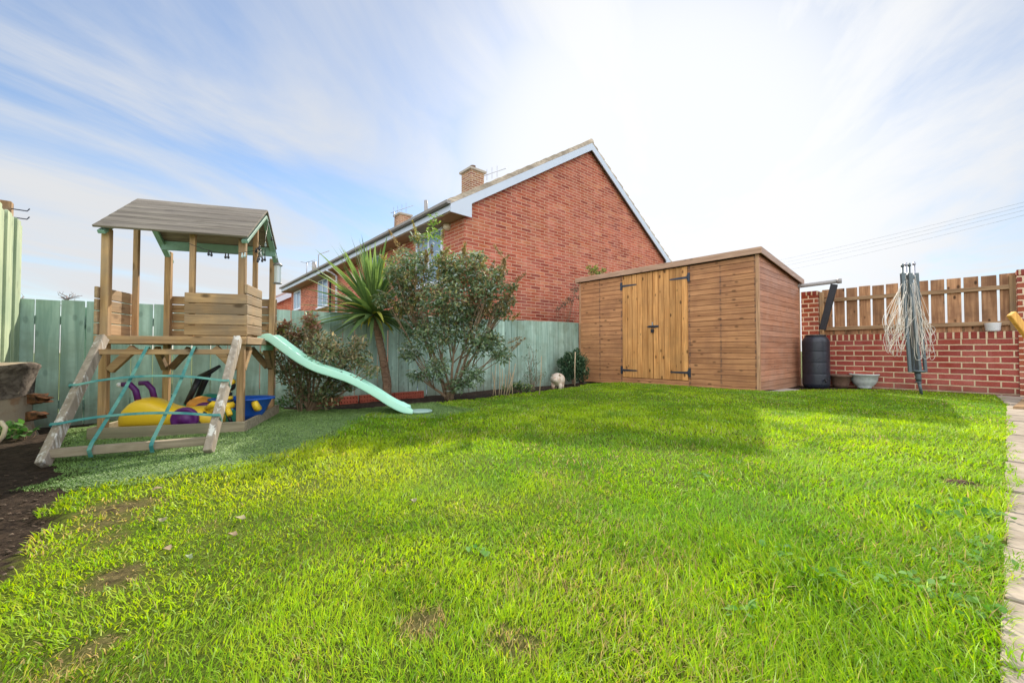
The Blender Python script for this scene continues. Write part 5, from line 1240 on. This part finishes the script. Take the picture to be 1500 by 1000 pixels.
bush('low_bedding_plant', 'low leafy plant at the bed edge below the bare canes', 'plant', G(765, 574), [(758,565,0,.06),(765,568,0,.07),(775,569,0,.05),(752,570,0,.05),(740,570,0,.05)], (0.06,0.12,0.05), (0.15,0.24,0.09), (0.3,0.36,0.12), 8000, .05, .02, .3, .004, seed=12)
bush('bed_weed', 'low green weed growing in the soil under the slide', 'weed', G(440, 600), [(425,588,0,.06),(445,590,0,.07),(460,585,0,.06),(410,592,0,.06)], (0.06,0.15,0.04), (0.13,0.26,0.07), (0.2,0.33,0.1), 6000, .045, .02, .2, .004, seed=14)

def canes():
    p = G(738, 579); t = thing('dry_cane_clump', 'cluster of bare tan canes standing in the bed', 'dead plant', p)
    for a, b in (((722,578),(726,535)),((731,578),(732,532)),((738,577),(741,548)),((742,579),(747,514)),((745,578),(755,532)),((751,572),(747,545)),((726,574),(721,545)),((734,574),(736,540)),((790,569),(793,521)),((741,577),(752,545))):
        mb = MB(); q0, q1 = D(*a, p.y)-p, D(*b, p.y)-p; q0.z = 0
        mb.tube([q0, q0.lerp(q1,.5)+Vector((.008,0,0)), q1], [.007,.006,.004], 6); mb.build('cane', M['cane'], t)
    q = D(841, 560, 7.9); q.z = tz(q.x, q.y); mb = MB(); mb.tube([(0,0,0),(.0,0,.34),(.01,0,.66)], .010, 6); o = mb.build('garden_cane', M['cane'], loc=q+Vector((-.02,-.22,0))); tag(o, 'single upright cane in the dark shrub at the shed corner', 'cane')
canes()

def far_twigs():
    # bare tree tops showing over the green fence
    for k, (px, py, lab, n) in enumerate(((98,425,'bare twiggy tree top rising above the green fence left of the frame',16),(33,428,'small bare twigs above the fence corner',8))):
        base = D(px, 470, 12.0); t = thing('bare_tree', lab, 'tree', Vector((base.x, base.y, -1.6)))
        rr = random.Random(k+20); top = D(px, py+8, 12.0)-t.location; mb = MB(); mb.tube([(0,0,0), tuple(top*.5), tuple(top)], [.08,.05,.02], 6); mb.build('trunk', M['twig'], t)
        mb = MB()
        for i in range(n):
            a = rr.uniform(-1.2,1.2); L = rr.uniform(.15,.45)*(1 if k == 0 else .7); q = top*rr.uniform(.9,1.0); e = q+Vector((math.sin(a)*L, rr.uniform(-.2,.2), math.cos(a)*L*.55)); mb.tube([q, q.lerp(e,.5)+Vector((0,0,.02)), e], [.014,.010,.005], 4)
            for j in range(4):
                f = q.lerp(e, rr.uniform(.3,1)); mb.tube([f, f+Vector((rr.uniform(-.12,.12),0,rr.uniform(0,.12)))], [.006,.004], 4)
        mb.build('branches', M['twig'], t)
far_twigs()

def wires():
    for i, (y0, y1, lab) in enumerate(((297,362,'topmost'),(303,364,'second from the top'),(309,366,'third from the top'),(316,371,'lowest'))):
        a = D(1560, y0-16, 26.0); b = D(1000+i*12, y1+42, 95.0); mb = MB(); pts = []
        for k in range(25):
            s = k/24; p = a.lerp(b, s); p.z -= 1.6*4*s*(1-s)*.5; pts.append(p-a)
        mb.tube(pts, .011, 4); o = mb.build('overhead_wire', M['wire'], loc=a); tag(o, 'thin overhead wire crossing the sky on the right, '+lab+' of four', 'wire', 'overhead wires on the right')
wires()

# ------------------------------------------------------------------ broad-leaved weeds, leaves and stones on the lawn
def lawn_bits():
    spots = [(1345,862,9,'large pale clump of broad leaves near the right foreground'),(1322,868,5,'broad leaves just left of the largest clump in the right foreground'),(1098,905,5,'three upright broad leaves in the front right grass'),(1142,815,4,'pale leaf clump in the middle right of the lawn'),(1432,905,5,'broad green leaves in the bottom right corner area'),(706,815,3,'single pale leaf clump in the middle foreground'),(1425,800,6,'broad leaves along the path edge halfway down'),(1440,835,6,'leaf cluster close to the stone path'),(1385,760,5,'small leaves below the bare soil spot on the right'),(1450,760,5,'leaves at the path edge beside the bare soil spot'),(1415,745,5,'pale leaves just under the small bare soil heap'),(1200,850,4,'scattered small broad leaves right of centre'),(1030,700,4,'faint flat leaves in the middle of the lawn')]
    for i, (px, py, n, lab) in enumerate(spots):
        p = G(px, py); t = thing('broadleaf_weed', lab, 'weed', p, 0, 'broad-leaved weeds in the lawn')
        N = n*3; q = np.stack([RS.randn(N)*.015*math.sqrt(n), RS.randn(N)*.010*math.sqrt(n), .010+.014*RS.rand(N)], 1)
        c = lerpc((0.10,0.25,0.04),(0.20,0.35,0.11),RS.rand(N))
        straps('leaves', q, RS.uniform(0,6.28,N), R(62)+RS.randn(N)*.35, .013+.016*RS.rand(N), .010+.009*RS.rand(N), .5, [.2,.9,1,.75,0], c, M['weed'], t, RS.uniform(-.6,.6,N), .2)
    for i, (px, py, s, lab) in enumerate(((230,715,.03,'pale round leaf on the grass below the strap ladder'),(237,760,.022,'greyish fallen leaf left of centre on the lawn'),(352,757,.022,'yellowish fallen leaf in the left part of the lawn'),(341,781,.018,'small tan fallen leaf below the yellowish one'),(243,803,.02,'tan fallen leaf above the dark bare patch'),(277,814,.013,'tiny brown leaf right of the tan one'),(605,732,.02,'small leaf in the middle distance of the lawn'))):
        p = G(px, py, .02); a = RS.uniform(0,6.28); mb = MB(); n = 9
        pts = [(s*.6*(1+.3*math.sin(3*q))*math.cos(q)*1.2, s*.6*(1+.2*math.cos(5*q))*math.sin(q)*.8, .006*math.sin(2*q)) for q in [2*math.pi*k/n for k in range(n)]]
        mb.add(pts+[(0,0,.004)], [(k,(k+1)%n,n) for k in range(n)], None, True)
        o = mb.build('fallen_leaf', plain('leaf_tone_%d' % i, random.choice([(0.27,0.24,0.13),(0.22,0.27,0.14),(0.24,0.17,0.10)]), .7, .15), loc=p, rotz=a); tag(o, lab, 'leaf', 'fallen leaves on the lawn')
    # soil clod
    p = G(1405,708); mb = MB(); [mb.ell((a, b_, .002), (c_, c_*.8, c_*.55), nu=12, nv=7, fn=lambda v: v*(1+.22*math.sin(8*v.x+a*90)*math.cos(9*v.y+3*v.z))) for a, b_, c_ in ((0,0,.024),(.03,.01,.018),(-.03,.005,.02),(.012,-.018,.014),(-.045,-.01,.011),(.05,-.004,.011),(-.01,.02,.016))]; o = mb.build('soil_heap', plain('clod', (0.09,0.055,0.04), .95, .3, 0, 40, .1, .8), loc=p); tag(o, 'small heap of bare brown soil in the grass at the right', 'soil heap')
    # stones in the left bed
    rr = random.Random(8); mb0 = None
    mb = MB()
    for i in range(110):
        px, py = rr.uniform(-20,75), rr.uniform(690,860); p = G(px, py)
        if inpoly(np.array([p.x]), np.array([p.y]), lawn)[0]: continue
        r = rr.uniform(.002,.0075); mb.ell(tuple(p+Vector((0,0,r*.2))), (r*rr.uniform(1,1.6), r, r*.6), nu=7, nv=5, fn=lambda v: v*(1+.2*math.sin(7*v.x+i)))
    for i in range(260):
        u, v = rr.uniform(-.8,6.5), rr.uniform(4.75,5.6); p = W(u, v); p.z = tz(p.x, p.y)-.01
        r = rr.uniform(.004,.013); mb.ell(tuple(p+Vector((0,0,r*.2))), (r*rr.uniform(1,1.6), r, r*.6), nu=7, nv=5, fn=lambda v_: v_*(1+.2*math.sin(7*v_.x+i)))
    o = mb.build('soil_stones', plain('soil_crumbs', (0.075,0.052,0.038), .9, .3, 0, 50, .2, .3, c2=(0.24,0.18,0.13), lo=.55, hi=.66)); tag(o, 'small stones and crumbs scattered over the dark bed soil', 'stones', kind='stuff')
lawn_bits()
